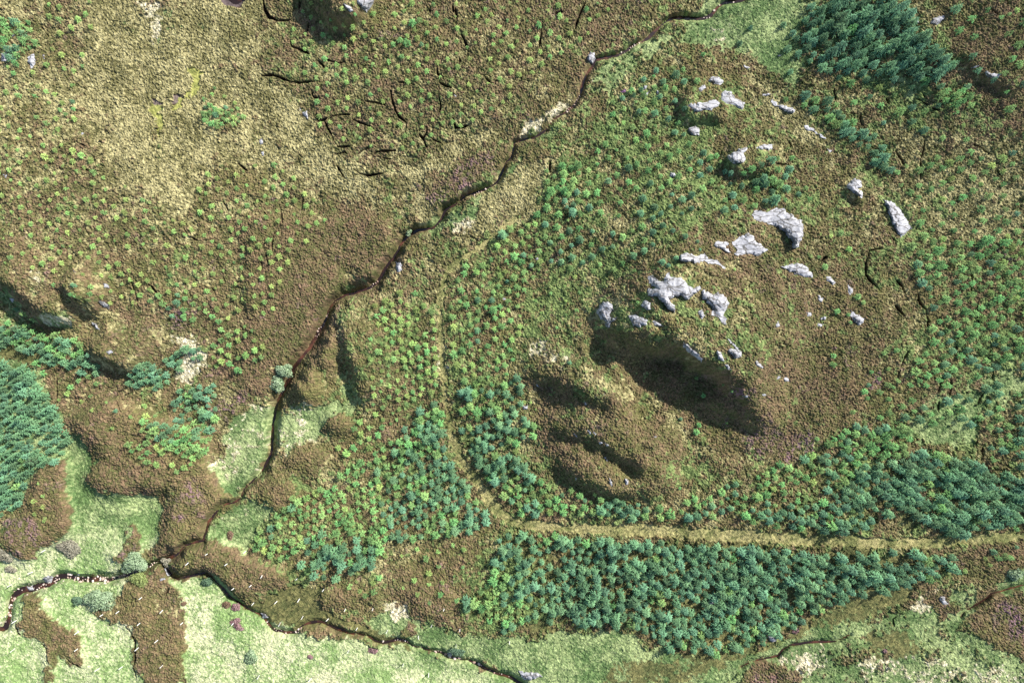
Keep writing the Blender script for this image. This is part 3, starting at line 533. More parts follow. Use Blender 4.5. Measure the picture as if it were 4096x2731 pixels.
# micro relief
rockF = np.zeros(LX.shape)
for c_, r_, pts_, *_ in ROCKS: rockF = np.maximum(rockF, pmask(tz(c_, r_, pts_), 14))
qx = wx + .30 * fbm(wx / .6, wy / .6, 561, 2); qy = wy + .30 * fbm(wx / .6, wy / .6, 571, 2)
f1, f2, cid = worley(qx / .32, qy / .32, 501)
g1, g2, gid = worley(qx / .20 + 9, qy / .20, 511)
h1, h2, hid = worley(wx / 1.25 + 3, wy / 1.25, 521)
n1 = fbm(wx / .22, wy / .22, 531, 2); n2 = fbm(wx / .7, wy / .7, 541, 2)
st = (wx * 0.8 + wy * 0.6); sx_ = (-wx * 0.6 + wy * 0.8)
blade = fbm(sx_ / .16, st / .55, 551, 2)
bush = 0.24 * (1 - np.clip(f1 * 1.35, 0, 1) ** 2) * (0.6 + .8 * cid) + 0.13 * (1 - np.clip(g1 * 1.3, 0, 1) ** 2) + 0.20 * (1 - np.clip(h1 * 1.2, 0, 1) ** 2) * np.clip(.5 + 1.5 * fbm(wx / 3, wy / 3, 581, 2), 0, 1.3)
tuss = 0.24 * (1 - np.clip(f1 * 1.3, 0, 1) ** 2) * cid + 0.13 * (1 - np.clip(g1 * 1.3, 0, 1) ** 2) * (.5 + gid)
mic = np.zeros(PX.shape)
mic = np.where(cls == 0, bush + .15 * n1, mic)
mic = np.where(cls == 7, .16 + .6 * bush + .17 * n1, mic)
mic = np.where(cls == 3, .04 + tuss + .17 * n1, mic)
mic = np.where(cls == 2, .02 + .75 * tuss + .14 * blade, mic)
mic = np.where(cls == 1, .02 + .45 * tuss + .14 * blade + .06 * n1, mic)
mic = np.where(cls == 4, .02 + .30 * tuss + .17 * blade, mic)
mic = np.where(cls == 5, .02 + .08 * n1, mic); mic = np.where(cls == 6, -.05 + .06 * n1, mic)
mic = mic + .12 * n2 + np.where((cls == 0) | (cls == 7), .42 * fbm(wx / 2.1, wy / 2.1, 591, 3), .12 * fbm(wx / 2.1, wy / 2.1, 591, 2))
rkm = lsample(rockF, PX, PY); mic = mic * (1 - .85 * np.clip(rkm * 1.6, 0, 1))
iscrack = cut < np.minimum(mic, .05) - .10
mic = np.minimum(mic, cut)
isbed = (bed < -.5) | (poolv > .5)
mic = np.where(bed < 14, mic * np.clip((bed - 2) / 12, 0.12, 1), mic); mic = np.where(poolv > .5, .05 * n1, mic)
z2 = z + mic
cls = np.where(iscrack | isbed, 6, cls)
# base colour of the plants and soil (their own colour, but tree shade darkens the olive plantation floor)
rgb = np.zeros((len(PX), 3), np.float32)
def mixc(a, b, t): return np.array(a)[None, :] * (1 - t[:, None]) + np.array(b)[None, :] * t[:, None]
big = fbm(wx / 9, wy / 9, 601, 3); mid = fbm(wx / 1.8, wy / 1.8, 611, 2); fin = fbm(wx / .3, wy / .3, 621, 2)
rc = np.clip(.5 + .9 * (cid - .5) + .5 * (gid - .5) + .7 * mid, 0, 1)
pv = lsample(purple, PX + dx, PY + dy)
SM_ = np.exp(np.clip(np.stack(SCO) * 9, -30, 30)); SM_ /= SM_.sum(0)
def setc(k, c):
    global rgb
    w = SM_[k] * .32 + .68 * (cls == k); rgb += (c * w[:, None]).astype(np.float32)
cH = mixc((.074, .078, .028), (.138, .092, .055), rc)
cH = cH * (1 - .5 * np.clip(big + .1, 0, .8)[:, None]) + .5 * np.clip(big + .1, 0, .8)[:, None] * np.array((.150, .135, .048))
pur = np.clip(pv * .62 + .12 + .9 * fbm(wx / 2.0, wy / 2.0, 631, 2) - .42, 0, .7) * (cid > .55)
cH = cH * (1 - .62 * pur[:, None]) + .62 * pur[:, None] * np.array((.205, .105, .185))
setc(0, cH)
setc(7, mixc((.050, .078, .025), (.150, .195, .068), np.clip(rc + .4 * fin, 0, 1)))
setc(3, mixc((.100, .092, .036), (.285, .255, .128), np.clip(.46 + .6 * (gid - .5) + .8 * fin + .7 * mid + .4 * big, 0, 1)))
setc(2, mixc((.24, .225, .12), (.50, .45, .33), np.clip(.5 + .9 * (gid - .5) + .9 * fin + .5 * mid, 0, 1)))
gm = np.clip(.45 + .7 * mid + .5 * fin + .4 * (gid - .5), 0, 1)
lightg = np.clip(lsample(pmask(ov([(-400,1230),(480,1230),(560,1390),(850,1480),(1250,1600),(1250,1900),(-400,1900)]), 160), PX, PY), 0, 1)
gm2 = np.clip(gm + .9 * fbm(wx / 4.5, wy / 4.5, 641, 2) + .5 * (gid - .5) - .05, 0, 1); cG = mixc((.064, .110, .036), (.225, .27, .118), gm2); cG2 = mixc((.165, .245, .085), (.41, .41, .25), gm2)
cG = cG * (1 - .85 * lightg[:, None]) + cG2 * .85 * lightg[:, None]
setc(1, cG)
setc(4, mixc((.050, .058, .020), (.165, .150, .058), np.clip(.4 + .8 * blade + .5 * mid, 0, 1)))  # olive grass, painted darker to stand for tree shade on plantation floors
setc(5, mixc((.15, .165, .045), (.25, .245, .07), np.clip(.5 + fin, 0, 1)))
rgb[cls == 6] = 0
SM_[6] *= (cls == 6)
setc(6, mixc((.030, .018, .012), (.058, .034, .022), np.clip(.5 + fin + .4 * mid, 0, 1)))
m = track; rgb[m] = mixc((.105, .115, .040), (.29, .255, .115), np.clip(.42 + .8 * blade + .8 * mid + .4 * big, 0, 1))[m]
m = np.flatnonzero((poolv > .4) & (poolv < 2)); rgb[m] = (.075, .058, .058)
mm = lsample(pmask(tz(0,0,[(1020,660),(1320,620),(1330,680),(1200,730),(1040,740)]), 0), PX, PY); m = (mm > .5) & (cls == 6); rgb[m] = (.13, .10, .085)
rgb = np.clip(rgb * (1 + .45 * fin + .35 * (hsh(np.arange(len(PX)), np.arange(len(PX)) // 7, 5) - .5))[:, None], .004, .8)

def mat_new(name):
    m = bpy.data.materials.new(name); m.use_nodes = True
    return m, m.node_tree.nodes, m.node_tree.links, m.node_tree.nodes["Principled BSDF"]
def mat_ground(name, rough, var=.35, scale=3.5):
    m, n, l, b = mat_new(name)
    at = n.new("ShaderNodeAttribute"); at.attribute_name = "tone"
    tc = n.new("ShaderNodeTexCoord"); nz = n.new("ShaderNodeTexNoise"); nz.inputs["Scale"].default_value = scale; nz.inputs["Detail"].default_value = 4
    mr = n.new("ShaderNodeMapRange"); mr.inputs[1].default_value = .3; mr.inputs[2].default_value = .7; mr.inputs[3].default_value = 1 - var; mr.inputs[4].default_value = 1 + var
    mx_ = n.new("ShaderNodeMix"); mx_.data_type = 'RGBA'; mx_.blend_type = 'MULTIPLY'; mx_.inputs[0].default_value = 1
    l.new(tc.outputs["Object"], nz.inputs["Vector"]); l.new(nz.outputs["Fac"], mr.inputs[0]); l.new(at.outputs["Color"], mx_.inputs[6]); l.new(mr.outputs[0], mx_.inputs[7])
    l.new(mx_.outputs[2], b.inputs["Base Color"]); b.inputs["Roughness"].default_value = rough; b.inputs["Specular IOR Level"].default_value = .15
    return m
M_heather = mat_ground("heather", .95); M_grass = mat_ground("grass", .85, .30, 5); M_moss = mat_ground("moss", .8, .2); M_peat = mat_ground("peat", .7, .3); M_track = mat_ground("track_grass", .9, .3, 5)

def mesh_np(name, verts, faces, mat, col=None, smooth=False):
    me = bpy.data.meshes.new(name); nv = len(verts); nf, k = faces.shape
    me.vertices.add(nv); me.vertices.foreach_set("co", np.ascontiguousarray(verts, np.float32).ravel())
    me.loops.add(nf * k); me.loops.foreach_set("vertex_index", np.ascontiguousarray(faces, np.int32).ravel())
    me.polygons.add(nf); me.polygons.foreach_set("loop_start", np.arange(0, nf * k, k, dtype=np.int32))
    me.polygons.foreach_set("use_smooth", np.full(nf, smooth))
    if col is not None:
        a = me.attributes.new("tone", 'FLOAT_COLOR', 'POINT')
        c4 = np.ones((nv, 4), np.float32); c4[:, :3] = col; a.data.foreach_set("color", c4.ravel())
    me.update(calc_edges=True); me.validate(clean_customdata=False)
    if mat: me.materials.append(mat)
    return me
def tag(o, label=None, cat=None, group=None, kind=None):
    if label: o['label'] = label
    if cat: o['category'] = cat
    if group: o['group'] = group
    if kind: o['kind'] = kind
    return o
def link(name, me, parent=None):
    o = bpy.data.objects.new(name, me); COL.objects.link(o)
    if parent: o.parent = parent
    return o
V = np.stack([wx, wy, z2], 1)
jj, ii = np.meshgrid(np.arange(NY - 1), np.arange(NX - 1), indexing='ij'); a = (jj * NX + ii).ravel()
F = np.stack([a, a + NX, a + NX + 1, a + 1], 1)
fc = cls[a]; ftr = track[a] & (fc == 4)
def piece(name, sel, mat):
    f = F[sel]; u, inv = np.unique(f, return_inverse=True)
    return link(name, mesh_np(name, V[u], inv.reshape(f.shape), mat, rgb[u]))
tag(piece("heather", (fc == 0) | (fc == 7), M_heather), "low brown and green heather covering the moor and the knolls", "heather", kind='stuff')
tag(piece("moor_grass", np.isin(fc, (1, 2, 3, 4)) & ~ftr, M_grass), "green and straw coloured grass along the burns and under the plantations", "grass", kind='stuff')
tag(piece("bog_moss", fc == 5, M_moss), "yellow green moss in the wet flush on the pale moor", "moss", kind='stuff')
tag(piece("ground", fc == 6, M_peat), "dark bare peat in the cracks and burn banks", "peat", kind='structure')
tag(piece("path", ftr, M_track), "straw coloured grass track curving between the plantations", "path", kind='structure')
# the land beyond the picture
bi = np.concatenate([np.arange(NX), np.arange(1, NY) * NX + NX - 1, (NY - 1) * NX + np.arange(NX - 2, -1, -1), np.arange(NY - 2, 0, -1) * NX])
inner = V[bi]; outer = inner.copy(); r = np.hypot(inner[:, 0], inner[:, 1])[:, None]
outer[:, :2] = inner[:, :2] / r * 3500; outer[:, 2] = -12
mid1 = inner.copy(); mid1[:, :2] = inner[:, :2] / r * (r + 120); mid1[:, 2] = inner[:, 2] * .3 - 1 + 2.5 * fbm(mid1[:, 0] / 40, mid1[:, 1] / 40, 71, 3)
nb = len(bi); q = np.arange(nb); qn = (q + 1) % nb
ff = np.concatenate([np.stack([q, qn, qn + nb, q + nb], 1), np.stack([q + nb, qn + nb, qn + 2 * nb, q + 2 * nb], 1)])
ocol = np.tile(np.array([[.12, .11, .045]]), (3 * nb, 1))
tag(link("terrain", mesh_np("terrain", np.concatenate([inner, mid1, outer]), ff, M_heather, ocol)), kind='structure')

def zat(px, py): return float(lsample(ZL, np.array([px]), np.array([py]))[0])
def place(px, py, dz=0.0):
    return Vector(ray(px, py, zat(px, py) + dz))

# ------------------------------------------------------------------ water
M_water, n, l, b = mat_new("burn_water")
b.inputs["Base Color"].default_value = (.055, .020, .010, 1); b.inputs["Roughness"].default_value = .12; b.inputs["Specular IOR Level"].default_value = .5
tc = n.new("ShaderNodeTexCoord"); nz = n.new("ShaderNodeTexNoise"); nz.inputs["Scale"].default_value = 6; bp = n.new("ShaderNodeBump"); bp.inputs["Strength"].default_value = .25; bp.inputs["Distance"].default_value = .05
l.new(tc.outputs["Object"], nz.inputs["Vector"]); l.new(nz.outputs["Fac"], bp.inputs["Height"]); l.new(bp.outputs[0], b.inputs["Normal"])
cr_ = n.new("ShaderNodeValToRGB"); cr_.color_ramp.elements[0].color = (.018, .010, .008, 1); cr_.color_ramp.elements[1].color = (.10, .038, .020, 1); cr_.color_ramp.elements[0].position = .48; cr_.color_ramp.elements[1].position = .72
nz2 = n.new("ShaderNodeTexNoise"); nz2.inputs["Scale"].default_value = .6; l.new(tc.outputs["Object"], nz2.inputs["Vector"]); l.new(nz2.outputs["Fac"], cr_.inputs[0]); l.new(cr_.outputs[0], b.inputs["Base Color"])
for name, q, zw, ww, slope in COURSES:
    n_ = len(q); tan = np.gradient(q, axis=0); tan /= np.hypot(tan[:, 0], tan[:, 1])[:, None] + 1e-9; nor = np.stack([-tan[:, 1], tan[:, 0]], 1)
    vs = []
    for i in range(n_):
        for sgn in (-1, 0, 1):
            p = q[i] + nor[i] * sgn * (ww[i] * .8 + 1.5); vs.append(ray(p[0], p[1], zw[i] - .06))
    fs = []
    for i in range(n_ - 1):
        for k in (0, 1): fs.append((3 * i + k, 3 * i + 3 + k, 3 * i + 4 + k, 3 * i + 1 + k))
    tag(link("stream", mesh_np("stream", np.array(vs), np.array(fs), M_water, None, True)), kind='structure')
pz = float(np.min(lsample(ZL, np.array([p[0] for p in POOL]), np.array([p[1] for p in POOL]))))
pc = tz(0, 0, [(1590,-50),(1600,0),(1640,45),(1680,35),(1705,0),(1705,-50)])
pz = zat(*tz(0, 0, [(1660, 10)])[0])
me = bpy.data.meshes.new("pool"); me.from_pydata([ray(x, y, pz + .12) for x, y in pc], [], [list(range(len(pc)))]); me.materials.append(M_water)
tag(link("pool", me), kind='structure')

# ------------------------------------------------------------------ rocks
def mat_rock():
    m, n, l, b = mat_new("grey_rock")
    tc = n.new("ShaderNodeTexCoord")
    def noise(s, d=5, r=.6):
        k = n.new("ShaderNodeTexNoise"); k.inputs["Scale"].default_value = s; k.inputs["Detail"].default_value = d; k.inputs["Roughness"].default_value = r; l.new(tc.outputs["Object"], k.inputs["Vector"]); return k
    a = noise(1.6); r = n.new("ShaderNodeValToRGB"); e = r.color_ramp.elements
    e[0].position = .32; e[0].color = (.17, .17, .185, 1); e[1].position = .68; e[1].color = (.39, .39, .41, 1); l.new(a.outputs["Fac"], r.inputs[0])
    li = noise(4.5, 6, .7); r2 = n.new("ShaderNodeValToRGB"); r2.color_ramp.elements[0].position = .62; r2.color_ramp.elements[1].position = .68; l.new(li.outputs["Fac"], r2.inputs[0])
    mx = n.new("ShaderNodeMix"); mx.data_type = 'RGBA'; mx.inputs[7].default_value = (.16, .155, .11, 1); l.new(r2.outputs[0], mx.inputs[0]); l.new(r.outputs[0], mx.inputs[6])
    mp = n.new("ShaderNodeMapping"); mp.inputs["Rotation"].default_value = (0, 0, .6); mp.inputs["Scale"].default_value = (.45, 1.5, .8); l.new(tc.outputs["Object"], mp.inputs[0])
    dn = noise(1.2, 4); va = n.new("ShaderNodeVectorMath"); va.operation = 'MULTIPLY_ADD'; va.inputs[1].default_value = (.7, .7, .7); l.new(dn.outputs["Color"], va.inputs[0]); l.new(mp.outputs[0], va.inputs[2])
    vo = n.new("ShaderNodeTexVoronoi"); vo.feature = 'DISTANCE_TO_EDGE'; vo.inputs["Scale"].default_value = .75; l.new(va.outputs[0], vo.inputs["Vector"])
    r3 = n.new("ShaderNodeMapRange"); r3.inputs[1].default_value = .015; r3.inputs[2].default_value = .07; r3.inputs[3].default_value = .85; r3.inputs[4].default_value = 0; l.new(vo.outputs["Distance"], r3.inputs[0])
    mc = n.new("ShaderNodeMix"); mc.data_type = 'RGBA'; mc.inputs[7].default_value = (.055, .050, .040, 1); l.new(r3.outputs[0], mc.inputs[0]); l.new(mx.outputs[2], mc.inputs[6])
    l.new(mc.outputs[2], b.inputs["Base Color"]); b.inputs["Roughness"].default_value = .9; b.inputs["Specular IOR Level"].default_value = .2
    bp = n.new("ShaderNodeBump"); bp.inputs["Strength"].default_value = .4; bp.inputs["Distance"].default_value = .08; c = noise(5, 8, .65); l.new(c.outputs["Fac"], bp.inputs["Height"]); l.new(bp.outputs[0], b.inputs["Normal"])
    return m
M_rock = mat_rock()
def rock_mesh(poly, hgt, seed, strata=True):
    P = np.array(poly, float); c = P.mean(0)
    # roughen the outline
    out = []
    rr = random.Random(seed)
    for i in range(len(P)):
        p, q = P[i], P[(i + 1) % len(P)]; L = np.hypot(*(q - p)); n = max(1, int(L / 7))
        for k in range(n):
            t = k / n; v = p + (q - p) * t; j = min(4.5, L * .15)
            out.append(v + np.array([rr.uniform(-j, j), rr.uniform(-j, j)]))
    O = np.array(out); span = max(np.ptp(O[:, 0]), np.ptp(O[:, 1])); st_ = max(4.0, min(7.0, span / 7))
    pts = [Vector(v) for v in O]; edges = [(i, (i + 1) % len(O)) for i in range(len(O))]
    xs = np.arange(O[:, 0].min(), O[:, 0].max(), st_); ys = np.arange(O[:, 1].min(), O[:, 1].max(), st_)
    GX, GY = np.meshgrid(xs, ys); GX = GX + np.random.default_rng(seed).uniform(-.38, .38, GX.shape) * st_; GY = GY + np.random.default_rng(seed + 1).uniform(-.38, .38, GY.shape) * st_
    GX = GX.ravel(); GY = GY.ravel(); ins = in_poly(GX, GY, [tuple(v) for v in O])
    d = np.full(GX.shape, 1e9)
    for i in range(len(O)):
        dd, _, _ = seg_dist(GX, GY, O[i], O[(i + 1) % len(O)]); d = np.minimum(d, dd)
    k = ins & (d > st_ * .45); pts += [Vector((x, y)) for x, y in zip(GX[k], GY[k])]
    res = delaunay_2d_cdt(pts, edges, [], 1, 1e-5)
    v2, ed, tri = np.array([tuple(v) for v in res[0]]), res[1], res[2]
    dist = np.full(len(v2), 1e9)
    for i in range(len(O)):
        dd, _, _ = seg_dist(v2[:, 0], v2[:, 1], O[i], O[(i + 1) % len(O)]); dist = np.minimum(dist, dd)
    dm = dist * S; X, Y = v2[:, 0] * S, v2[:, 1] * S
    hgt = hgt * .72
    h = hgt * (.35 + .65 * (1 - np.exp(-dm / .35)))
    # tilted slabs with steps between them, cracks along the bedding
    f1, f2, cid = worley(X / 2.4 + seed, Y / 2.4, 700 + seed); e1, e2, eid = worley(X / .5 + seed, Y / .5, 750 + seed)
    ca, sa = math.cos(-.55), math.sin(-.55); u = X * ca + Y * sa; w = -X * sa + Y * ca
    bed_ = vnoise(w / .28 + seed, u / 3.0, 800 + seed)
    tx, ty = np.random.default_rng(seed + 5).uniform(-.22, .22, 2); slope_ = (u - u.mean()) * tx + (w - w.mean()) * ty
    h = h + hgt * (.40 * (cid - .5) + .05 * (eid - .5)) + slope_ * 1.5 + .07 * np.round(bed_ * 4) / 4 * min(1, hgt) - .16 * hgt * np.exp(-((f2 - f1) / .05) ** 2)
    h = np.maximum(h, .05)
    zb = lsample(ZL, v2[:, 0], v2[:, 1])
    bnd = dist < .6
    top = [Vector(ray(v2[i, 0], v2[i, 1], zb[i] + .2 + (h[i] if not bnd[i] else .42 * max(.15, h[i])))) for i in range(len(v2))]
    cnt = {}
    for t in tri:
        for i in range(len(t)):
            e = tuple(sorted((t[i], t[(i + 1) % len(t)]))); cnt[e] = cnt.get(e, 0) + 1
    be = [e for e, c_ in cnt.items() if c_ == 1]
    nxt = {}
    for t in tri:
        for i in range(len(t)):
            a_, b_ = t[i], t[(i + 1) % len(t)]
            if cnt[tuple(sorted((a_, b_)))] == 1: nxt[a_] = b_
    verts = list(top); low = {}
    for a_ in nxt:
        low[a_] = len(verts); verts.append(Vector((top[a_].x, top[a_].y, zb[a_] - .5)))
    faces = [tuple(reversed(t)) for t in tri]     # image y is down, so flip
    for a_, b_ in nxt.items(): faces.append((a_, b_, low[b_], low[a_]))
    start = next(iter(nxt)); loop = [start]; cur = nxt[start]
    while cur != start and cur in nxt and len(loop) < len(nxt) + 1: loop.append(cur); cur = nxt[cur]
    if len(loop) == len(nxt): faces.append(tuple(low[i] for i in loop))
    org = Vector(ray(*c, zat(*c)))
    me = bpy.data.meshes.new("rock"); me.from_pydata([v - org for v in verts], [], faces); me.materials.append(M_rock); me.update()
    import bmesh
    bm = bmesh.new(); bm.from_mesh(me); bmesh.ops.recalc_face_normals(bm, faces=bm.faces[:]); bm.to_mesh(me); bm.free()
    return me, org
rock_zones = []
for i, (c, r, pts, h, lab, cat) in enumerate(ROCKS):
    P = tz(c, r, pts); me, org = rock_mesh(P, h, 31 + 7 * i)
    nm = cat.replace(' ', '_'); me.name = nm
    o = link(nm, me); o.location = org; tag(o, lab, cat); rock_zones.append(P)

# stones lying in the burns
M_stone, n, l, b = mat_new("burn_stone"); oi = n.new("ShaderNodeObjectInfo"); cr_ = n.new("ShaderNodeValToRGB")
cr_.color_ramp.elements[0].color = (.30, .20, .15, 1); cr_.color_ramp.elements[1].color = (.60, .52, .46, 1); l.new(oi.outputs["Random"], cr_.inputs[0]); l.new(cr_.outputs[0], b.inputs["Base Color"]); b.inputs["Roughness"].default_value = .8
import bmesh
stone_me = []
for k in range(5):
    bm = bmesh.new(); bmesh.ops.create_icosphere(bm, subdivisions=2, radius=1); rr = random.Random(k); ph = [rr.uniform(0, 6) for _ in range(6)]
    for v in bm.verts:
        f = 1 + .22 * math.sin(2.3 * v.co.x + ph[0]) * math.cos(2.7 * v.co.y + ph[1]) + .16 * math.sin(4 * v.co.z + 3 * v.co.x + ph[2]) + rr.uniform(-.07, .07)
        v.co *= f; v.co.z *= .6; v.co.x *= 1.2
    me = bpy.data.meshes.new("stream_stone"); bm.to_mesh(me); bm.free(); me.materials.append(M_stone); stone_me.append(me)
def stones(ci, t0, t1, n, smin, smax, label, group, spread=1.3):
    name, q, zw, ww, slope = COURSES[ci]; rr = random.Random(ci * 100 + n)
    for _ in range(n):
        i = int((t0 + (t1 - t0) * rr.random()) * (len(q) - 1)); tg = q[min(i + 1, len(q) - 1)] - q[max(i - 1, 0)]; L = math.hypot(*tg) + 1e-6
        off = rr.gauss(0, .85) * ww[i] * spread; p = q[i] + np.array([-tg[1], tg[0]]) / L * off
        s = smin * .7 + (smax - smin) * rr.random() ** 2.5 * 1.5; s *= .85; o = link("stream_stone", rr.choice(stone_me)); o.scale = (s, s * rr.uniform(.7, 1), s); o.rotation_euler = (0, 0, rr.uniform(0, 6.28))
        zz = max(zw[i], zat(*p)); o.location = ray(p[0], p[1], zz + .12 * s); tag(o, label, "stone", group)
nq = len(COURSES[0][1])
def tnear(ci, p):
    q = COURSES[ci][1]; return float(np.argmin(np.hypot(q[:, 0] - p[0], q[:, 1] - p[1]))) / (len(q) - 1)
tA = tnear(0, tz(0, 2, [(1060, 752)])[0]); tB = tnear(0, tz(0, 2, [(770, 875)])[0]); tC = tnear(0, tz(0, 2, [(400, 850)])[0]); tD = tnear(0, tz(0, 2, [(30, 1190)])[0])
stones(0, tA, tB, 26, .10, .24, "pinkish stone in the burn just below the meeting of the burns", "stones below the meeting of the burns")
stones(0, tB, tC, 62, .12, .30, "pale pinkish stone packed in the straight stony reach of the burn", "stones of the straight stony reach", 1.7)
stones(0, tC, tD, 52, .12, .28, "pale stone in the winding burn at the left edge", "stones of the winding burn at left", 1.5)
t1 = tnear(0, tz(2, 0, [(880, 300)])[0]); t2 = tnear(0, tz(2, 0, [(730, 385)])[0]); t3 = tnear(0, tz(2, 0, [(470, 670)])[0]); t4 = tnear(0, tz(2, 0, [(370, 780)])[0])
stones(0, t1, t2, 18, .09, .18, "small pale stone in the upper burn right of the pale boulder", "stones of the upper burn")
stones(0, t3, t4, 20, .09, .18, "small reddish stone in the upper burn below the pale boulder", "stones of the middle burn")
stones(0, .004, .055, 14, .12, .24, "pale stone in the burn at the top edge", "stones at the top edge")
stones(0, tnear(0, tz(1,0,[(1600,1320)])[0]), tnear(0, tz(1,0,[(1500,1360)])[0]), 12, .12, .26, "reddish stone in the burn above the deep gully", "stones above the gully")
stones(0, tnear(0, tz(1,1,[(850,400)])[0]), tnear(0, tz(1,1,[(760,455)])[0]), 8, .1, .2, "pale stone in the burn inside the deep gully", "stones in the gully")
stones(0, tnear(0, tz(1,1,[(500,610)])[0]), tnear(0, tz(1,1,[(420,790)])[0]), 14, .1, .22, "reddish stone in the burn between the heather banks", "stones between the heather banks")
ts = tnear(1, tz(1, 2, [(30, 1120)])[0])
stones(1, ts, tnear(1, tz(1,2,[(340,1180)])[0]), 18, .09, .2, "pale stone in the lower burn below the olive grass", "stones of the lower burn")
stones(1, tnear(1, tz(1,2,[(800,1290)])[0]), .97, 40, .10, .24, "pinkish stone in the lower burn near the bottom edge", "stones near the bottom edge")

# ------------------------------------------------------------------ trees
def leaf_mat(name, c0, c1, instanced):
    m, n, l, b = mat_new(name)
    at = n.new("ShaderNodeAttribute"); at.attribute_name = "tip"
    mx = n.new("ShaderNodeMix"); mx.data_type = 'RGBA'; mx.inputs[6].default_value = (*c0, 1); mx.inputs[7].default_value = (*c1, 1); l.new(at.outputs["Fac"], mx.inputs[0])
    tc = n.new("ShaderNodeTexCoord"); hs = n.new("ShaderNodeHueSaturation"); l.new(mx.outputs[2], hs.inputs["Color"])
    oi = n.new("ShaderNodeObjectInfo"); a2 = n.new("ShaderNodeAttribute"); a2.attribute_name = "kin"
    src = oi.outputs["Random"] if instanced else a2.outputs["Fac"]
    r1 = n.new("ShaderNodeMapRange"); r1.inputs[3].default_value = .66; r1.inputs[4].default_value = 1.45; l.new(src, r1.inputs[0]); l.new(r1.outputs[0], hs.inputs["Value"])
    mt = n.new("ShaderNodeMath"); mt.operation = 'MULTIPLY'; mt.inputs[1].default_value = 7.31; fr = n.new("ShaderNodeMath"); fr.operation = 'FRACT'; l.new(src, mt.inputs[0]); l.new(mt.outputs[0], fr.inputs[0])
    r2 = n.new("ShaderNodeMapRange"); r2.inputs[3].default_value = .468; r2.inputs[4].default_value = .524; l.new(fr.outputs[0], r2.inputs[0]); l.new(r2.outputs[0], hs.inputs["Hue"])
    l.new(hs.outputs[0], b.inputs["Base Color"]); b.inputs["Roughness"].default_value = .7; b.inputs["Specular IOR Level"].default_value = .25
    return m
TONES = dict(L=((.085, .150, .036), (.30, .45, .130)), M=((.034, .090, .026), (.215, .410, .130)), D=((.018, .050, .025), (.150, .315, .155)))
MATS = {k: (leaf_mat("conifer_foliage_" + k.lower(), *v, True), leaf_mat("conifer_mass_" + k.lower(), *v, False)) for k, v in TONES.items()}
M_bark, n, l, b = mat_new("bark"); tc = n.new("ShaderNodeTexCoord"); nz = n.new("ShaderNodeTexNoise"); nz.inputs["Scale"].default_value = 12; cr_ = n.new("ShaderNodeValToRGB"); cr_.color_ramp.elements[0].color = (.05, .035, .025, 1); cr_.color_ramp.elements[1].color = (.13, .10, .075, 1)
l.new(tc.outputs["Object"], nz.inputs["Vector"]); l.new(nz.outputs["Fac"], cr_.inputs[0]); l.new(cr_.outputs[0], b.inputs["Base Color"]); b.inputs["Roughness"].default_value = .9

def conifer(seed, whorls, arms, hr, twigs, droop):
    """crown of unit radius, height hr: whorls of drooping fronds with side twigs"""
    rr = random.Random(seed); vs = []; fs = []; tip = []
    def frond(o, d, up, L, w, sag):
        side = d.cross(up).normalized(); m = o + d * (L * .45) + up * (sag * .35 * L); e = o + d * L - up * (sag * .65 * L)
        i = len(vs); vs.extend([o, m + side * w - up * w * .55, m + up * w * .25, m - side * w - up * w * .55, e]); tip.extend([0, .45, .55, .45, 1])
        fs.extend([(i, i + 1, i + 2), (i, i + 2, i + 3), (i + 1, i + 4, i + 2), (i + 2, i + 4, i + 3)])
    Z = Vector((0, 0, 1)); ph0 = rr.uniform(0, 6.28)
    lean = Vector((rr.uniform(-.05, .05), rr.uniform(-.05, .05), 0))
    for k in range(whorls):
        t = k / (whorls - 1); zz = hr * (.08 + .80 * t); R = (1 - t) ** .85 * .96 + .13
        ph = ph0 + rr.gauss(0, .10) + (3.1416 / arms if k % 3 == 2 else 0); n_ = arms
        for j in range(n_):
            if rr.random() < .06: continue
            a = ph + 6.283 * j / n_ + rr.uniform(-.18, .18); L = R * rr.uniform(.78, 1.20)
            d = Vector((math.cos(a), math.sin(a), rr.uniform(.12, .42) - .1 * (1 - t))).normalized()
            o = Vector((0, 0, zz + rr.uniform(-.05, .05) * hr)) + lean * zz
            frond(o, d, Z, L, L * .105 + .018, droop)
            if twigs and t < .8:
                for s in (-1, 1):
                    for f in ((.42, .50), (.66, .36))[:twigs]:
                        a2 = a + s * rr.uniform(.55, .85); d2 = Vector((math.cos(a2), math.sin(a2), d.z * .7)).normalized()
                        frond(o + d * (L * f[0]) + Z * (droop * .15 * L), d2, Z, L * f[1] * .8, L * .06 + .010, droop)
    o = Vector((0, 0, hr * .84)) + lean * hr * .84
    for j in range(4):
        a = j * 1.57 + .3; frond(o, Vector((math.cos(a) * .25, math.sin(a) * .25, 1)).normalized(), Vector((math.cos(a), math.sin(a), .1)), hr * .18, .03, -.05)
    return np.array([tuple(v) for v in vs]), np.array(fs), np.array(tip)
VAR = {'D': [conifer(10 + i, 8, 7, 2.8, 1, .26) for i in range(5)], 'M': [conifer(40 + i, 6, 7, 2.5, 1, .20) for i in range(5)], 'L': [conifer(70 + i, 5, 7, 1.6, 1, .14) for i in range(5)]}
LOW = {'D': [conifer(110 + i, 7, 7, 2.75, 1, .26) for i in range(4)], 'M': [conifer(140 + i, 5, 7, 2.4, 1, .20) for i in range(4)], 'L': [conifer(170 + i, 4, 7, 1.6, 1, .14) for i in range(4)]}
def crown_mesh(v, f, tip, mat):
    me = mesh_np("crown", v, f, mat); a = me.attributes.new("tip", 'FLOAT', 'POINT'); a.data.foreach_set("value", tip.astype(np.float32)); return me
CROWN = {k: [crown_mesh(*x, MATS[k][0]) for x in VAR[k]] for k in VAR}
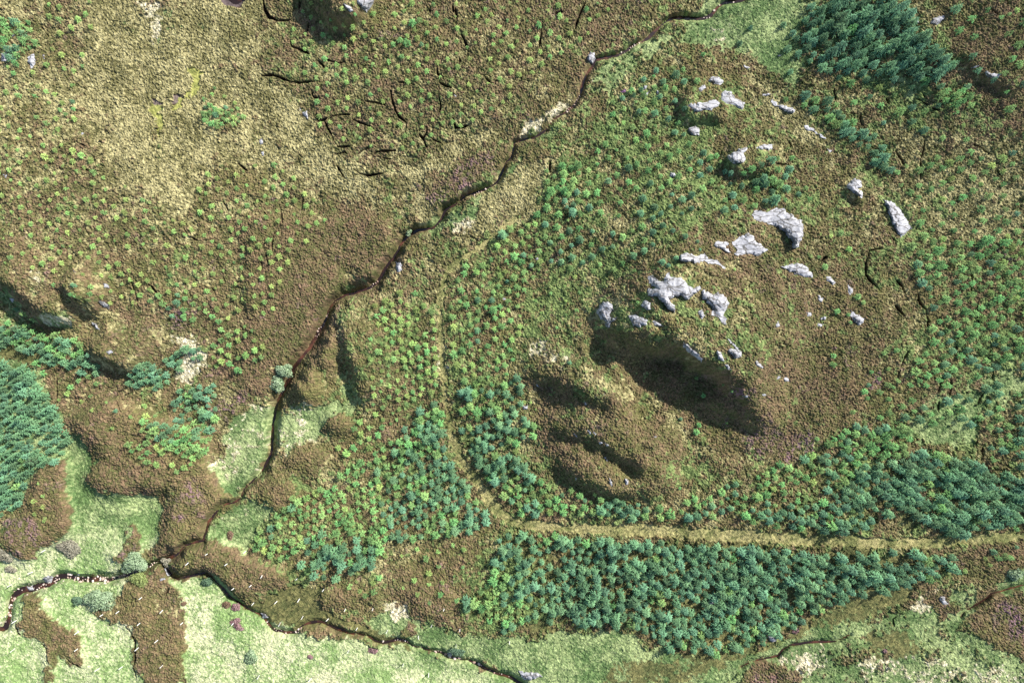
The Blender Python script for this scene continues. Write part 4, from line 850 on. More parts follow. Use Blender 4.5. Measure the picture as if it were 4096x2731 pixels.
def trunk_mesh(hr):
    bm = bmesh.new(); rings = []
    for t, r in ((-.12, .075), (.25, .055), (.6, .035), (.93, .012)):
        rings.append([bm.verts.new((r * math.cos(a), r * math.sin(a), t * hr)) for a in [i * math.pi / 3 for i in range(6)]])
    for p, q in zip(rings, rings[1:]):
        for i in range(6): bm.faces.new((p[i], p[(i + 1) % 6], q[(i + 1) % 6], q[i]))
    bm.faces.new(rings[-1]); me = bpy.data.meshes.new("trunk"); bm.to_mesh(me); bm.free(); me.materials.append(M_bark); return me
TRUNK = {'D': trunk_mesh(2.8), 'M': trunk_mesh(2.5), 'L': trunk_mesh(1.6)}

STANDS = []   # polygon, spacing, diameter, weights of pale / mid / dark, thinning
def stand(pts, sp, size, w, keep=.9): STANDS.append((ov(pts), sp * OS * .93, size * OS * .97, w, min(.98, keep + .07)))
# dense dark plantations
stand([(1150,1222),(1300,1230),(1500,1240),(1750,1258),(1950,1270),(2150,1262),(2190,1280),(2200,1310),(2120,1330),(1950,1368),(1880,1410),(1780,1465),(1700,1495),(1620,1505),(1530,1485),(1430,1430),(1350,1432),(1300,1415),(1200,1380),(1160,1330),(1130,1280)], 21.5, 27, (.0,.10,.90), .95)
stand([(1060,1370),(1120,1340),(1150,1280),(1200,1380),(1300,1420),(1240,1430),(1140,1450),(1050,1400)], 21, 23, (.05,.45,.5), .85)
stand([(890,1050),(930,980),(960,940),(1010,920),(1018,960),(1030,1040),(1055,1090),(1100,1150),(1140,1200),(1090,1225),(960,1235),(880,1250),(850,1310),(770,1335),(680,1305),(700,1260),(780,1250),(880,1180)], 20, 24, (.0,.38,.62), .95)
stand([(680,1135),(760,1110),(830,1050),(890,1010),(930,980),(890,1060),(880,1180),(780,1250),(700,1260),(660,1290),(580,1258),(590,1222),(650,1165)], 20.5, 21, (.30,.6,.10), .92)
stand([(850,1250),(900,1260),(870,1320),(890,1360),(830,1370),(780,1340),(850,1310)], 21, 20, (.5,.5,0), .8)
stand([(900,1260),(1100,1235),(1110,1330),(1050,1390),(990,1400),(920,1370)], 34, 16, (.7,.3,0), .7)
stand([(860,700),(880,670),(960,670),(1000,700),(1005,780),(1005,900),(960,930),(900,980),(850,1030),(800,1050),(770,1035),(830,960),(850,900),(840,800)], 22, 19, (.60,.40,0), .85)
stand([(860,790),(1003,740),(1005,890),(960,920),(880,900)], 21, 22, (.10,.8,.1), .5)
stand([(1040,640),(1080,600),(1150,560),(1190,520),(1250,500),(1260,560),(1230,640),(1200,700),(1200,760),(1180,800),(1190,860),(1050,880),(1040,800),(1034,700)], 23, 20, (.35,.60,.05), .85)
stand([(1150,540),(1200,500),(1250,500),(1260,560),(1220,600),(1160,590)], 20, 26, (.0,.5,.5), .8)
stand([(1050,880),(1190,860),(1200,900),(1240,980),(1220,1010),(1180,1020),(1200,1060),(1250,1100),(1370,1140),(1480,1152),(1580,1170),(1600,1185),(1500,1190),(1350,1185),(1190,1178),(1140,1125),(1090,1060),(1062,990)], 20.5, 24, (.03,.42,.55), .94)
# slope above
stand([(1250,380),(1320,400),(1400,300),(1400,240),(1480,170),(1600,140),(1590,200),(1560,290),(1600,335),(1680,375),(1700,400),(1760,370),(1860,410),(1880,465),(1720,475),(1620,505),(1560,555),(1480,590),(1380,640),(1260,620),(1250,540),(1210,500),(1260,440)], 29, 19, (.04,.62,.34), .78)
stand([(1280,380),(1330,370),(1340,440),(1320,490),(1260,500),(1240,470)], 20, 24, (0,.7,.3), .8)
stand([(1700,400),(1760,365),(1850,410),(1885,465),(1800,475),(1740,450)], 22, 25, (0,.6,.4), .85)
stand([(1230,600),(1380,640),(1370,720),(1290,770),(1210,730)], 36, 12, (.6,.4,0), .75)
stand([(1380,620),(1500,580),(1520,620),(1420,650)], 32, 13, (.4,.6,0), .6)
# upper right
stand([(1850,25),(1920,0),(1990,-40),(2080,10),(2120,80),(2170,120),(2190,165),(2150,190),(2060,180),(1980,175),(1920,180),(1870,150),(1840,110)], 22, 31, (0,.12,.88), .9)
stand([(1790,100),(1850,80),(1860,160),(1830,170)], 30, 26, (0,.2,.8), .7)
stand([(1840,215),(1900,225),(1950,275),(2000,305),(2035,350),(2060,400),(2025,400),(1960,335),(1900,280),(1840,255)], 20.5, 29, (0,.4,.6), .92)
stand([(1860,170),(2150,190),(2230,160),(2280,280),(2200,340),(2060,300),(1990,270),(1940,230)], 40, 20, (.05,.55,.4), .75)
stand([(2140,200),(2230,190),(2220,250),(2160,250)], 22, 25, (.1,.7,.2), .8)
stand([(2170,0),(2352,-30),(2500,0),(2500,320),(2352,330),(2280,260),(2230,160)], 42, 18, (.1,.6,.3), .62)
stand([(2310,20),(2450,40),(2450,170),(2310,160)], 27, 24, (.1,.7,.2), .8)
stand([(2040,390),(2200,345),(2352,330),(2500,330),(2500,560),(2352,540),(2200,560),(2100,560),(2070,470)], 30, 19, (.35,.6,.05), .78)
stand([(2080,560),(2200,560),(2352,540),(2500,540),(2500,820),(2352,820),(2230,880),(2120,900),(2090,860),(2130,780),(2140,740),(2110,660)], 24, 22, (.12,.73,.15), .86)
stand([(2130,540),(2230,540),(2352,600),(2352,700),(2240,680),(2140,640)], 23, 25, (.10,.75,.15), .6)
stand([(1990,870),(2100,840),(2110,960),(2020,960),(1980,940)], 30, 19, (.1,.8,.1), .7)
# lower right
stand([(1560,1150),(1620,1135),(1760,1075),(1860,1035),(1900,1100),(1850,1180),(1830,1215),(1700,1195),(1600,1185)], 22, 21, (.02,.66,.32), .86)
stand([(1860,1035),(1980,965),(2040,950),(2100,950),(2080,1030),(2000,1080),(2010,1180),(1990,1220),(1830,1213),(1850,1180),(1900,1100)], 21, 24, (0,.45,.55), .92)
stand([(2000,1080),(2080,1030),(2160,1040),(2240,1060),(2290,1090),(2352,1085),(2480,1070),(2480,1170),(2352,1190),(2210,1228),(2150,1215),(2080,1180),(2010,1180)], 21.5, 29, (0,.08,.92), .95)
stand([(2100,940),(2220,900),(2352,830),(2480,800),(2480,1060),(2352,1075),(2270,1060),(2240,980),(2120,1000)], 27, 22, (.03,.6,.37), .72)
stand([(2230,1245),(2352,1190),(2450,1180),(2450,1280),(2300,1290)], 40, 20, (.1,.7,.2), .6)
# left side
stand([(-60,745),(60,757),(160,768),(210,808),(232,858),(200,862),(150,835),(90,838),(40,800),(-60,800)], 18, 23, (0,.30,.70), .95)
stand([(-60,690),(60,700),(90,740),(160,760),(60,760),(-60,745)], 24, 18, (.1,.7,.2), .8)
stand([(-100,835),(55,835),(95,890),(140,950),(165,1010),(130,1065),(80,1080),(60,1145),(20,1185),(-100,1200)], 18.5, 24, (0,.14,.86), .96)
stand([(65,850),(150,830),(220,860),(240,890),(150,900)], 24, 17, (.15,.7,.15), .7)
stand([(100,900),(230,880),(400,900),(400,960),(300,1000),(200,990)], 34, 14, (.55,.4,.05), .7)
stand([(300,852),(345,832),(390,852),(388,882),(340,902),(300,892)], 17, 25, (0,.1,.9), .95)
stand([(375,825),(420,790),(480,790),(470,810),(440,850),(400,850)], 19, 21, (0,.3,.7), .75)
stand([(420,885),(495,880),(505,950),(480,1035),(440,1055),(400,1035),(330,1005),(330,965),(400,925)], 18.5, 21, (.02,.48,.5), .9)
stand([(300,950),(420,940),(440,1040),(340,1080),(290,1020)], 22, 19, (.4,.55,.05), .7)
stand([(370,670),(480,680),(490,730),(420,740),(370,720)], 20, 18, (.15,.75,.1), .75)
stand([(500,735),(590,745),(620,800),(585,850),(510,870),(480,830)], 23, 17, (.45,.5,.05), .75)
stand([(120,640),(220,660),(230,720),(170,690),(110,670)], 24, 17, (.3,.6,.1), .7)
stand([(380,1060),(470,1050),(440,1100),(400,1090)], 24, 16, (.7,.3,0), .7)
stand([(40,1120),(100,1090),(110,1200),(50,1200)], 30, 14, (.7,.3,0), .6)
# sapling moors
stand([(-80,300),(160,330),(250,400),(350,460),(440,510),(460,400),(540,370),(640,380),(700,420),(745,500),(700,560),(655,640),(625,720),(540,740),(400,700),(240,700),(200,640),(100,620),(-80,610)], 26.5, 15.5, (.88,.12,0), .80)
stand([(350,520),(620,440),(680,560),(600,700),(450,690),(360,600)], 24, 15, (.95,.05,0), .45)
stand([(120,520),(250,520),(230,620),(120,600)], 22, 17, (.55,.45,0), .6)
stand([(-60,40),(80,55),(95,110),(70,150),(-60,150)], 19, 22, (0,.6,.4), .9)
stand([(90,-20),(230,-20),(200,120),(190,300),(130,330),(-60,300),(-60,160),(80,150),(110,80)], 27, 16, (.72,.28,0), .7)
stand([(470,240),(555,250),(562,280),(500,302),(470,290)], 15, 17, (.1,.7,.2), .9)
stand([(465,205),(560,225),(565,245),(470,235)], 28, 13, (.8,.2,0), .7)
stand([(660,60),(720,0),(740,-30),(1250,-30),(1420,0),(1400,30),(1300,130),(1180,220),(1130,260),(1050,300),(950,340),(850,345),(740,300),(700,180)], 28.5, 15, (.72,.28,0), .78)
stand([(915,50),(1000,50),(1010,120),(930,140),(900,110)], 19, 21, (.05,.65,.3), .8)
stand([(1000,0),(1250,0),(1230,110),(1040,120)], 25, 18, (.55,.45,0), .5)
stand([(760,0),(850,30),(860,70),(760,80)], 28, 14, (.5,.5,0), .7)
stand([(590,370),(780,470),(760,640),(660,640),(700,520)], 48, 12, (1,0,0), .5)

EXPL = [(2,0,[(1580,310,58,'D'),(1655,205,44,'D'),(1000,500,60,'D'),(430,1270,84,'M'),(412,1175,64,'M'),(425,1430,66,'D'),(1130,930,66,'D'),(1192,945,46,'D'),(1285,575,64,'M'),(1330,385,46,'M'),(1330,1070,66,'D'),(1420,1090,56,'M'),(1520,1210,56,'D'),(880,785,54,'D'),(1065,620,56,'M'),(1028,678,54,'D'),(895,635,48,'D'),(845,670,44,'D'),(1480,1200,50,'D')]),
        (2,1,[(1045,265,68,'D'),(1085,285,50,'D'),(1140,235,56,'D'),(1285,120,50,'D'),(1305,175,36,'D'),(1280,1062,40,'M'),(1330,1187,46,'M'),(1170,1350,40,'D'),(1280,1440,60,'M'),(1300,1390,46,'M'),(400,960,50,'D'),(1355,405,36,'M'),(1400,440,40,'M'),(875,540,30,'M'),(1530,1155,32,'M'),(1470,1110,24,'M'),(1495,1375,28,'L'),(1360,605,26,'M'),(1330,535,22,'L'),(1665,465,28,'L'),(1550,310,34,'L'),(150,1400,72,'M'),(85,1350,60,'D'),(150,1470,70,'M'),(165,1280,26,'L'),(85,1235,32,'L'),(130,1235,32,'L'),(1620,450,24,'L')]),
        (3,1,[(475,600,56,'M'),(615,500,60,'M'),(655,540,46,'M'),(390,295,64,'M'),(450,910,54,'M'),(445,970,56,'M'),(890,870,50,'M'),(800,890,44,'M'),(660,1160,64,'M'),(575,1300,54,'M'),(710,1020,44,'M'),(770,1070,42,'M'),(560,170,60,'L'),(500,60,60,'M'),(430,80,56,'L'),(360,65,40,'L'),(650,140,36,'L'),(450,225,34,'L'),(350,225,36,'M'),(490,205,40,'L'),(335,1490,44,'M'),(830,1000,40,'M'),(865,1130,36,'M'),(570,680,36,'M'),(555,625,36,'M')]),
        (2,2,[(560,295,46,'L'),(530,350,46,'L'),(1125,255,36,'M')]), (3,2,[(1505,680,60,'D'),(1320,810,56,'L'),(1455,725,44,'L'),(1490,770,46,'L'),(1590,710,60,'M'),(1620,720,50,'M')]),
        (0,0,[(425,770,40,'M'),(520,765,44,'M'),(515,715,46,'D'),(1500,620,30,'M')]), (3,0,[(100,185,60,'D'),(165,240,64,'D'),(190,280,60,'D'),(150,510,56,'D'),(60,1110,50,'M'),(160,1105,48,'M'),(115,700,50,'M')])]

W_ = 90; grid = {}
def free(x, y, d):
    cx, cy = int(x // W_), int(y // W_)
    for a_ in (-1, 0, 1):
        for b_ in (-1, 0, 1):
            for (x2, y2, d2) in grid.get((cx + a_, cy + b_), ()):
                if (x - x2) ** 2 + (y - y2) ** 2 < (min(d, d2)) ** 2: return False
    return True
def occupy(x, y, d): grid.setdefault((int(x // W_), int(y // W_)), []).append((x, y, d))
trees = []   # px, py, diameter px, kind
for c, r, L in EXPL:
    s = 1024 / 1784 if r < 2 else 1024 / 1725
    for x, y, dm, k in L:
        p = tz(c, r, [(x, y)])[0]; trees.append((p[0], p[1], dm * s * .95, k, True)); occupy(p[0], p[1], dm * s * .6)
rockL = np.zeros(LX.shape)
for P in rock_zones: rockL = np.maximum(rockL, pmask(P, 12))
wet = np.full(LX.shape, 1e9)
for name, q, zw, ww, slope in COURSES:
    for i in range(0, len(q)):
        i0 = int((q[i, 0] - 60 - X0) / LS); j0 = int((q[i, 1] - 60 - Y0) / LS)
        if i0 < 0 or j0 < 0: continue
        sl = (slice(j0, j0 + 16), slice(i0, i0 + 16)); wet[sl] = np.minimum(wet[sl], np.hypot(LX[sl] - q[i, 0], LY[sl] - q[i, 1]))
trk = np.full(LX.shape, 1e9)
for i in range(len(tr) - 1):
    d, t, s = seg_dist(LX, LY, tr[i], tr[i + 1]); trk = np.minimum(trk, d - (TRACK_W[i] + t * (TRACK_W[i + 1] - TRACK_W[i])))
tree_rng = random.Random(99)
for poly, sp, size, w, keep in STANDS:
    xs = [p[0] for p in poly]; ys = [p[1] for p in poly]
    ang = math.radians(-32); ca, sa = math.cos(ang), math.sin(ang); cx, cy = sum(xs) / len(xs), sum(ys) / len(ys)
    R = max(max(xs) - min(xs), max(ys) - min(ys)) * .75 + sp; n_ = int(R / sp) + 1
    cand = []
    for i in range(-n_, n_ + 1):
        for j in range(-n_, n_ + 1):
            u = (i + (.5 if j % 2 else 0) + tree_rng.gauss(0, .12)) * sp; v = (j * .93 + tree_rng.gauss(0, .11)) * sp
            cand.append((cx + u * ca - v * sa, cy + u * sa + v * ca))
    cand = np.array(cand); ins = in_poly(cand[:, 0], cand[:, 1], poly); cand = cand[ins]
    if not len(cand): continue
    rk = lsample(rockL, cand[:, 0], cand[:, 1]); wt = lsample(wet, cand[:, 0], cand[:, 1]); tk = lsample(trk, cand[:, 0], cand[:, 1])
    gap = fbm(cand[:, 0] * S / 4.0, cand[:, 1] * S / 4.0, 901, 2); kn = fbm(cand[:, 0] * S / 7.0, cand[:, 1] * S / 7.0, 911, 2); sz = fbm(cand[:, 0] * S / 5.0, cand[:, 1] * S / 5.0, 921, 2)
    for i, (x, y) in enumerate(cand):
        if x < -350 or x > 4450 or y < -350 or y > 3080: continue
        if rk[i] > .15 or wt[i] < 26 or tk[i] < -1: continue
        if tree_rng.random() > keep - .35 * max(0, gap[i]) * (1.6 - keep): continue
        if not free(x, y, sp * .74): continue
        t = min(.999, max(0, .5 + .55 * kn[i] + tree_rng.gauss(0, .22)))
        k = 'L' if t < w[0] else ('M' if t < w[0] + w[1] else 'D')
        dm = size * (1 + .28 * sz[i]) * tree_rng.choice((.7, .88, .95, 1.0, 1.08, 1.18)) * tree_rng.uniform(.88, 1.1) * (1.08 if k == 'D' else 1.0)
        trees.append((x, y, dm, k, False)); occupy(x, y, sp * .74)

MARKS = [   # nearest of these tells where a tree stands
 (1250,1270,"below the track at the left end of the wide lower plantation"),(1450,1280,"just below the straight track in the wide lower plantation"),(1650,1300,"in the middle of the wide lower plantation"),(1850,1300,"below the track in the right half of the wide lower plantation"),
 (2050,1300,"in the tapering right end of the wide lower plantation"),(1250,1370,"on the lower left flank of the wide lower plantation"),(1450,1380,"along the lower left edge of the wide lower plantation"),(1600,1460,"at the bottom tip of the wide lower plantation"),(1760,1420,"along the lower right edge of the wide lower plantation"),
 (1100,1400,"at the left tip of the wide lower plantation beside the brown heather gap"),(1000,960,"left of the track where it leaves the pale saplings"),(960,1050,"in the dense block left of the curving track"),(1050,1150,"left of the track just before its sharp bend"),(900,1150,"in the middle of the dense block left of the track"),
 (800,1280,"at the bottom corner of the block above the olive grass"),(680,1220,"at the left end of the block above the lower burn"),(780,1150,"on the heather edge of the block left of the track"),(980,1320,"in the brown heather gap below the bend of the track"),(930,720,"on the heather terrace at the top of the strip left of the track"),
 (950,830,"beside the straw patch left of the track"),(870,930,"along the scarp edge left of the track"),(820,1020,"by the heather knolls left of the track"),(1100,650,"right of the track near its top"),(1190,560,"in the dark clump where the track begins"),(1120,780,"right of the straight part of the track"),
 (1130,920,"right of the track left of the middle knoll"),(1200,980,"at the left foot of the lower knoll"),(1120,1050,"right of the track where it starts to curve"),(1250,1130,"between the track and the lower knoll"),(1450,1175,"above the straight track under the lower knoll"),(1300,420,"in the small tight clump on the left of the upper slope"),
 (1350,520,"on the open slope left of the main knoll"),(1450,420,"on the upper slope around the lone white boulder"),(1480,300,"on the slope below the upper knoll"),(1500,200,"by the three pale stones left of the upper knoll"),(1600,420,"on the slope right of the lone white boulder"),(1600,520,"on the slope above the ragged crag"),
 (1800,430,"in the clump above the long pale outcrop"),(1290,690,"on the heather left of the corner crag"),(1900,60,"at the top left of the dense upper right stand"),(2000,110,"in the middle of the dense upper right stand"),(2130,150,"at the right edge of the dense upper right stand"),(1830,130,"standing on the grass left of the dense upper right stand"),
 (1880,250,"at the top of the dark strip beside the ridge rocks"),(1970,310,"in the dark strip beside the ridge rocks"),(2040,390,"at the lower end of the dark strip above the split crag"),(2180,230,"in the small clump among peat cracks at upper right"),(2060,240,"on the open moor below the dense upper right stand"),(2290,130,"in the heather near the upper right edge"),
 (2150,420,"right of the split crag on the moor"),(2290,430,"on the moor by the right edge"),(2180,580,"right of the tall pale crag"),(2290,620,"on the green slope by the right edge"),(2190,720,"beside the long peat cracks on the right slope"),(2290,780,"on the lower part of the green right slope"),(2050,900,"on the brown heather right of the two white boulders"),
 (1700,1140,"right of the lower knoll above the track"),(1850,1110,"on the heather slope in the right middle"),(1950,1030,"at the upper edge of the right hand plantation"),(1930,1190,"above the track in the right hand plantation"),(2100,1120,"in the dark heart of the right hand plantation"),(2280,1150,"in the dark part of the right hand plantation by the right edge"),
 (2200,970,"among the grass gaps at the top of the right hand plantation"),(2290,1250,"right of the lower plantation above the track end"),(60,780,"in the dark belt under the left ridge"),(180,820,"at the right end of the dark belt under the left ridge"),(40,720,"on the grass foot of the left ridge"),(40,900,"at the top of the blue green plantation on the left edge"),
 (100,1000,"at the right edge of the blue green plantation on the left edge"),(30,1080,"in the lower half of the blue green plantation on the left edge"),(200,930,"on the brown heather right of the blue green plantation"),(345,868,"in the tight dark clump beside the straw patch"),(430,820,"on the straw patch above the tight dark clump"),(460,930,"in the belt running down from the straw patch"),
 (400,1010,"at the lower end of the belt below the straw patch"),(420,710,"by the purple heather on the left moor"),(550,800,"on the moor right of the straw patch"),(180,680,"on the left ridge"),(100,450,"on the left half of the sapling moor"),(250,500,"in the middle left of the sapling moor"),(400,580,"in the lower middle of the sapling moor"),(560,460,"at the top right of the sapling moor"),
 (560,620,"on the lower right of the sapling moor"),(680,520,"at the right edge of the sapling moor"),(40,100,"in the green group around the white rocks at upper left"),(150,80,"on the moor near the upper left corner"),(150,250,"on the pale moor below the upper left white rocks"),(515,270,"in the tight little clump on the pale moor"),(800,80,"by the shaded hollow at the top edge"),
 (800,250,"among the curved peat cracks of the upper moor"),(960,90,"in the greener group of the upper moor"),(950,250,"in the middle of the upper moor"),(1120,60,"at the top of the upper moor"),(1150,180,"on the right side of the upper moor"),(1310,60,"on the upper moor near the burn"),(1700,930,"in the shade below the main knoll"),(1650,1000,"on the heather below the shaded slope"),
 (1560,600,"at the rim of the white rock band"),(1740,640,"on the top of the main knoll"),(1960,690,"beside the crag on the right shoulder"),(1890,520,"right of the long pale outcrop")]
MK = np.array([(m[0] * OS, m[1] * OS) for m in MARKS])
KIND = {'D': ("spruce_tree", "dark spruce", "spruce"), 'M': ("young_conifer", "mid-green conifer", "conifer"), 'L': ("conifer_sapling", "lime sapling", "sapling")}
LIFT = dict(D=.12, M=.18, L=.25); BIG = dict(D=.95, M=1.0, L=1.0)
inview = lambda t: -20 < t[0] < 4116 and -20 < t[1] < 2751
rest = {'D': [], 'M': [], 'L': []}
counts = {}
for k in 'DML':
    lst = sorted([t for t in trees if t[3] == k and inview(t)], key=lambda t: -t[2] - (1000 if t[4] else 0))
    rest[k] = lst[300:] + [t for t in trees if t[3] == k and not inview(t)]
    name, desc, cat = KIND[k]; tr_ = random.Random(5)
    counts[k] = len(lst)
    for (x, y, dm, _, ex) in lst[:300]:
        zz = zat(x, y) + LIFT[k]; p = ray(x, y, zz); R = dm * .5 * BIG[k] * S * (H - zz) / H
        root = bpy.data.objects.new(name, None); COL.objects.link(root); root.location = p; root.empty_display_size = .2
        root.scale = (R, R, R * tr_.uniform(.8, 1.2)); root.rotation_euler = (tr_.gauss(0, .03), tr_.gauss(0, .03), tr_.uniform(0, 6.28))
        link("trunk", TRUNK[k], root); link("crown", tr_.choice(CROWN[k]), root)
        where = MARKS[int(np.argmin(np.hypot(MK[:, 0] - x, MK[:, 1] - y)))][2]
        tag(root, desc + " " + where, cat, desc + "s " + where)
STUFF = {'D': ("spruce_plantation", "dark blue green spruces massed in the plantations", "spruces"), 'M': ("conifer_plantation", "mid green young conifers spread over the slopes", "conifers"), 'L': ("sapling_plantation", "small lime green saplings dotted over the brown moor", "saplings")}
for k in 'DML':
    vs, fs, tp, kn = [], [], [], []; off = 0; rr = random.Random(3)
    for (x, y, dm, _, ex) in rest[k]:
        v, f, t = rr.choice(LOW[k]); zz = zat(x, y) + LIFT[k]; p = ray(x, y, zz); R = dm * .5 * BIG[k] * S * (H - zz) / H
        a = rr.uniform(0, 6.28); c_, s_ = math.cos(a), math.sin(a); hz = R * rr.uniform(.8, 1.2)
        q = np.stack([(v[:, 0] * c_ - v[:, 1] * s_) * R + p[0], (v[:, 0] * s_ + v[:, 1] * c_) * R + p[1], v[:, 2] * hz + p[2]], 1)
        vs.append(q); fs.append(f + off); tp.append(t); kn.append(np.full(len(v), rr.random())); off += len(v)
    if not vs: continue
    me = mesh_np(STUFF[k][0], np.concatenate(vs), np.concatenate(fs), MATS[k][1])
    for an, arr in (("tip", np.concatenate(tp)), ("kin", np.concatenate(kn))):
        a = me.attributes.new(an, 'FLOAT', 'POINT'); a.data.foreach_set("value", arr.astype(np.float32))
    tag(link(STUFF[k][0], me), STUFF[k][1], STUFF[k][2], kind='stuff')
print("TREES", counts, {k: len(v) for k, v in rest.items()})

# ------------------------------------------------------------------ willow bushes
def shrub_mat(name, c0, c1):
    m, n, l, b = mat_new(name); tc = n.new("ShaderNodeTexCoord"); nz = n.new("ShaderNodeTexNoise"); nz.inputs["Scale"].default_value = 2.2; nz.inputs["Detail"].default_value = 5
    cr = n.new("ShaderNodeValToRGB"); cr.color_ramp.elements[0].position = .35; cr.color_ramp.elements[1].position = .68; cr.color_ramp.elements[0].color = (*c0, 1); cr.color_ramp.elements[1].color = (*c1, 1)
    l.new(tc.outputs["Object"], nz.inputs["Vector"]); l.new(nz.outputs["Fac"], cr.inputs[0]); l.new(cr.outputs[0], b.inputs["Base Color"]); b.inputs["Roughness"].default_value = .75; b.inputs["Specular IOR Level"].default_value = .2
    return m
SM = {'p': shrub_mat('heather_bloom', (.15, .085, .085), (.31, .20, .20)), 'b': shrub_mat('heather_brown', (.10, .065, .04), (.20, .13, .09)), 'w': shrub_mat("willow_leaves", (.13, .20, .10), (.30, .38, .24)), 'g': shrub_mat("grey_heath_leaves", (.17, .165, .12), (.27, .25, .19)), 'd': shrub_mat("dark_leaves", (.06, .11, .065), (.13, .20, .12)), 'y': shrub_mat("yellow_green_leaves", (.13, .17, .05), (.25, .29, .11))}
def shrub(c, r, x, y, rx, ry, ang, hgt, kind, label, cat="bush", name="willow_bush"):
    s = 1024 / 1784 if r < 2 else 1024 / 1725; p = tz(c, r, [(x, y)])[0]; seed = int(x * 7 + y); g = np.random.default_rng(seed); zz = zat(*p)
    k = S * (H - zz) / H * s; RX, RY = rx * k, ry * k
    root = bpy.data.objects.new(name, None); COL.objects.link(root); root.location = ray(*p, zz); root.rotation_euler = (0, 0, -ang)
    n_ = int(900 * max(.5, min(4, RX * RY)))
    lob = [(g.uniform(-.6, .6), g.uniform(-.6, .6), g.uniform(.35, .6)) for _ in range(9)] + [(0, 0, .7)]
    li = g.integers(0, len(lob), n_); d = g.normal(size=(n_, 3)); d /= np.linalg.norm(d, axis=1)[:, None]; d[:, 2] = np.abs(d[:, 2]); rad = g.uniform(.55, 1.0, n_) ** .5
    L = np.array(lob)[li]; c0 = np.stack([(L[:, 0] + d[:, 0] * L[:, 2] * rad) * RX, (L[:, 1] + d[:, 1] * L[:, 2] * rad) * RY, (.25 + .75 * d[:, 2] * rad) * hgt * (L[:, 2] / .6)], 1)
    u = g.normal(size=(n_, 3)); u /= np.linalg.norm(u, axis=1)[:, None]; w = np.cross(u, d + .3 * g.normal(size=(n_, 3))); w /= np.linalg.norm(w, axis=1)[:, None] + 1e-6
    a = .13 * g.uniform(.6, 1.3, n_)[:, None]; vs = np.concatenate([c0 - u * a * 1.3, c0 - w * a * .6, c0 + u * a * 1.3, c0 + w * a * .6]); idx = np.arange(n_); f = np.stack([idx, idx + n_, idx + 2 * n_, idx + 3 * n_], 1)
    link("foliage", mesh_np("foliage", vs, f, SM[kind]), root)
    bm = bmesh.new()
    for q in range(7):
        a_ = q * .9 + g.uniform(0, .5); rr_ = .5 * g.uniform(.5, 1); tipv = Vector((math.cos(a_) * RX * rr_, math.sin(a_) * RY * rr_, hgt * .7)); b0 = Vector((math.cos(a_) * .05, math.sin(a_) * .05, -.1)); t = Vector((-math.sin(a_), math.cos(a_), 0)); o2 = Vector((0, 0, 1))
        ring0 = [bm.verts.new(b0 + t * .035 * math.cos(h_) + o2 * .035 * math.sin(h_)) for h_ in (0, 2.1, 4.2)]; ring1 = [bm.verts.new(tipv + t * .012 * math.cos(h_) + o2 * .012 * math.sin(h_)) for h_ in (0, 2.1, 4.2)]
        for e in range(3): bm.faces.new((ring0[e], ring0[(e + 1) % 3], ring1[(e + 1) % 3], ring1[e]))
        bm.faces.new(ring1)
    me = bpy.data.meshes.new("stem"); bm.to_mesh(me); bm.free(); me.materials.append(M_bark); link("stem", me, root)
    tag(root, label, cat)
shrub(0,2,912,742,95,85,0,1.7,'w',"large grey green willow bush on the north bank where the burns meet")
shrub(0,2,690,1005,105,85,-.5,1.9,'w',"wide pale willow bush on the grass south of the stony burn")
shrub(0,2,530,1015,36,34,0,1.0,'d',"small dark round bush left of the wide pale willow","bush","round_bush")
shrub(0,2,1400,882,44,30,-.4,.9,'d',"small dark bush on the grass beside the lower burn","bush","round_bush")
shrub(0,2,478,655,100,56,.75,.7,'g',"long grey heath mound on the green grass at left","heath mound","heath_mound")
shrub(0,2,45,712,60,44,.6,.8,'g',"grey green heath mound at the left edge","heath mound","heath_mound")
shrub(0,2,78,802,40,24,.1,.5,'g',"small flat grey heath mound above the stony burn","heath mound","heath_mound")
shrub(0,2,955,868,66,58,0,1.0,'y',"yellow green willow bush on the south bank below the large willow")
shrub(0,2,1128,758,36,34,0,.8,'g',"small grey bush on the point between the two burns","bush","round_bush")
shrub(0,2,1700,1385,44,52,.2,.6,'w',"low pale green clump of rushes on the lower grass","rushes","rush_clump")
shrub(1,1,195,1010,72,52,.3,1.5,'w',"grey willow bush overhanging the burn, upper of two")
shrub(1,1,155,1100,60,66,.2,1.4,'w',"grey willow bush overhanging the burn, lower of two")
shrub(1,1,1062,52,24,30,.2,.9,'w',"small grey willow at the top of the dark gully")
shrub(3,2,1652,832,62,44,.1,1.4,'w',"round blue grey willow bush near the lower right edge")
shrub(1,2,1350,1350,70,24,.2,.7,'d',"dark green bush hanging over the lower burn")
shrub(2,0,780,645,20,20,0,.5,'g',"lone purple heather bush beside three pale stones","heather bush","heather_bush")
for (x_, y_, rx_, ry_, lab_) in ((1552,575,20,34,"small brown heather mound alone on the pale grass beside the winding burn"),(1592,1055,30,30,"round pink heather mound on the grass nearest the lower burn"),(1528,1035,34,26,"brown heather mound left of the round pink one by the lower burn"),
        (1585,1150,36,26,"pink heather mound, upper of a tight pair on the bottom grass"),(1608,1182,38,26,"pink heather mound, lower of a tight pair on the bottom grass"),(1240,1030,18,14,"tiny purple heather mound at the edge of the brown heather tongue")):
    shrub(0, 2, x_, y_, rx_, ry_, .2, .45, 'p' if 'brown' not in lab_ else 'b', lab_, "heather mound", "heather_mound")
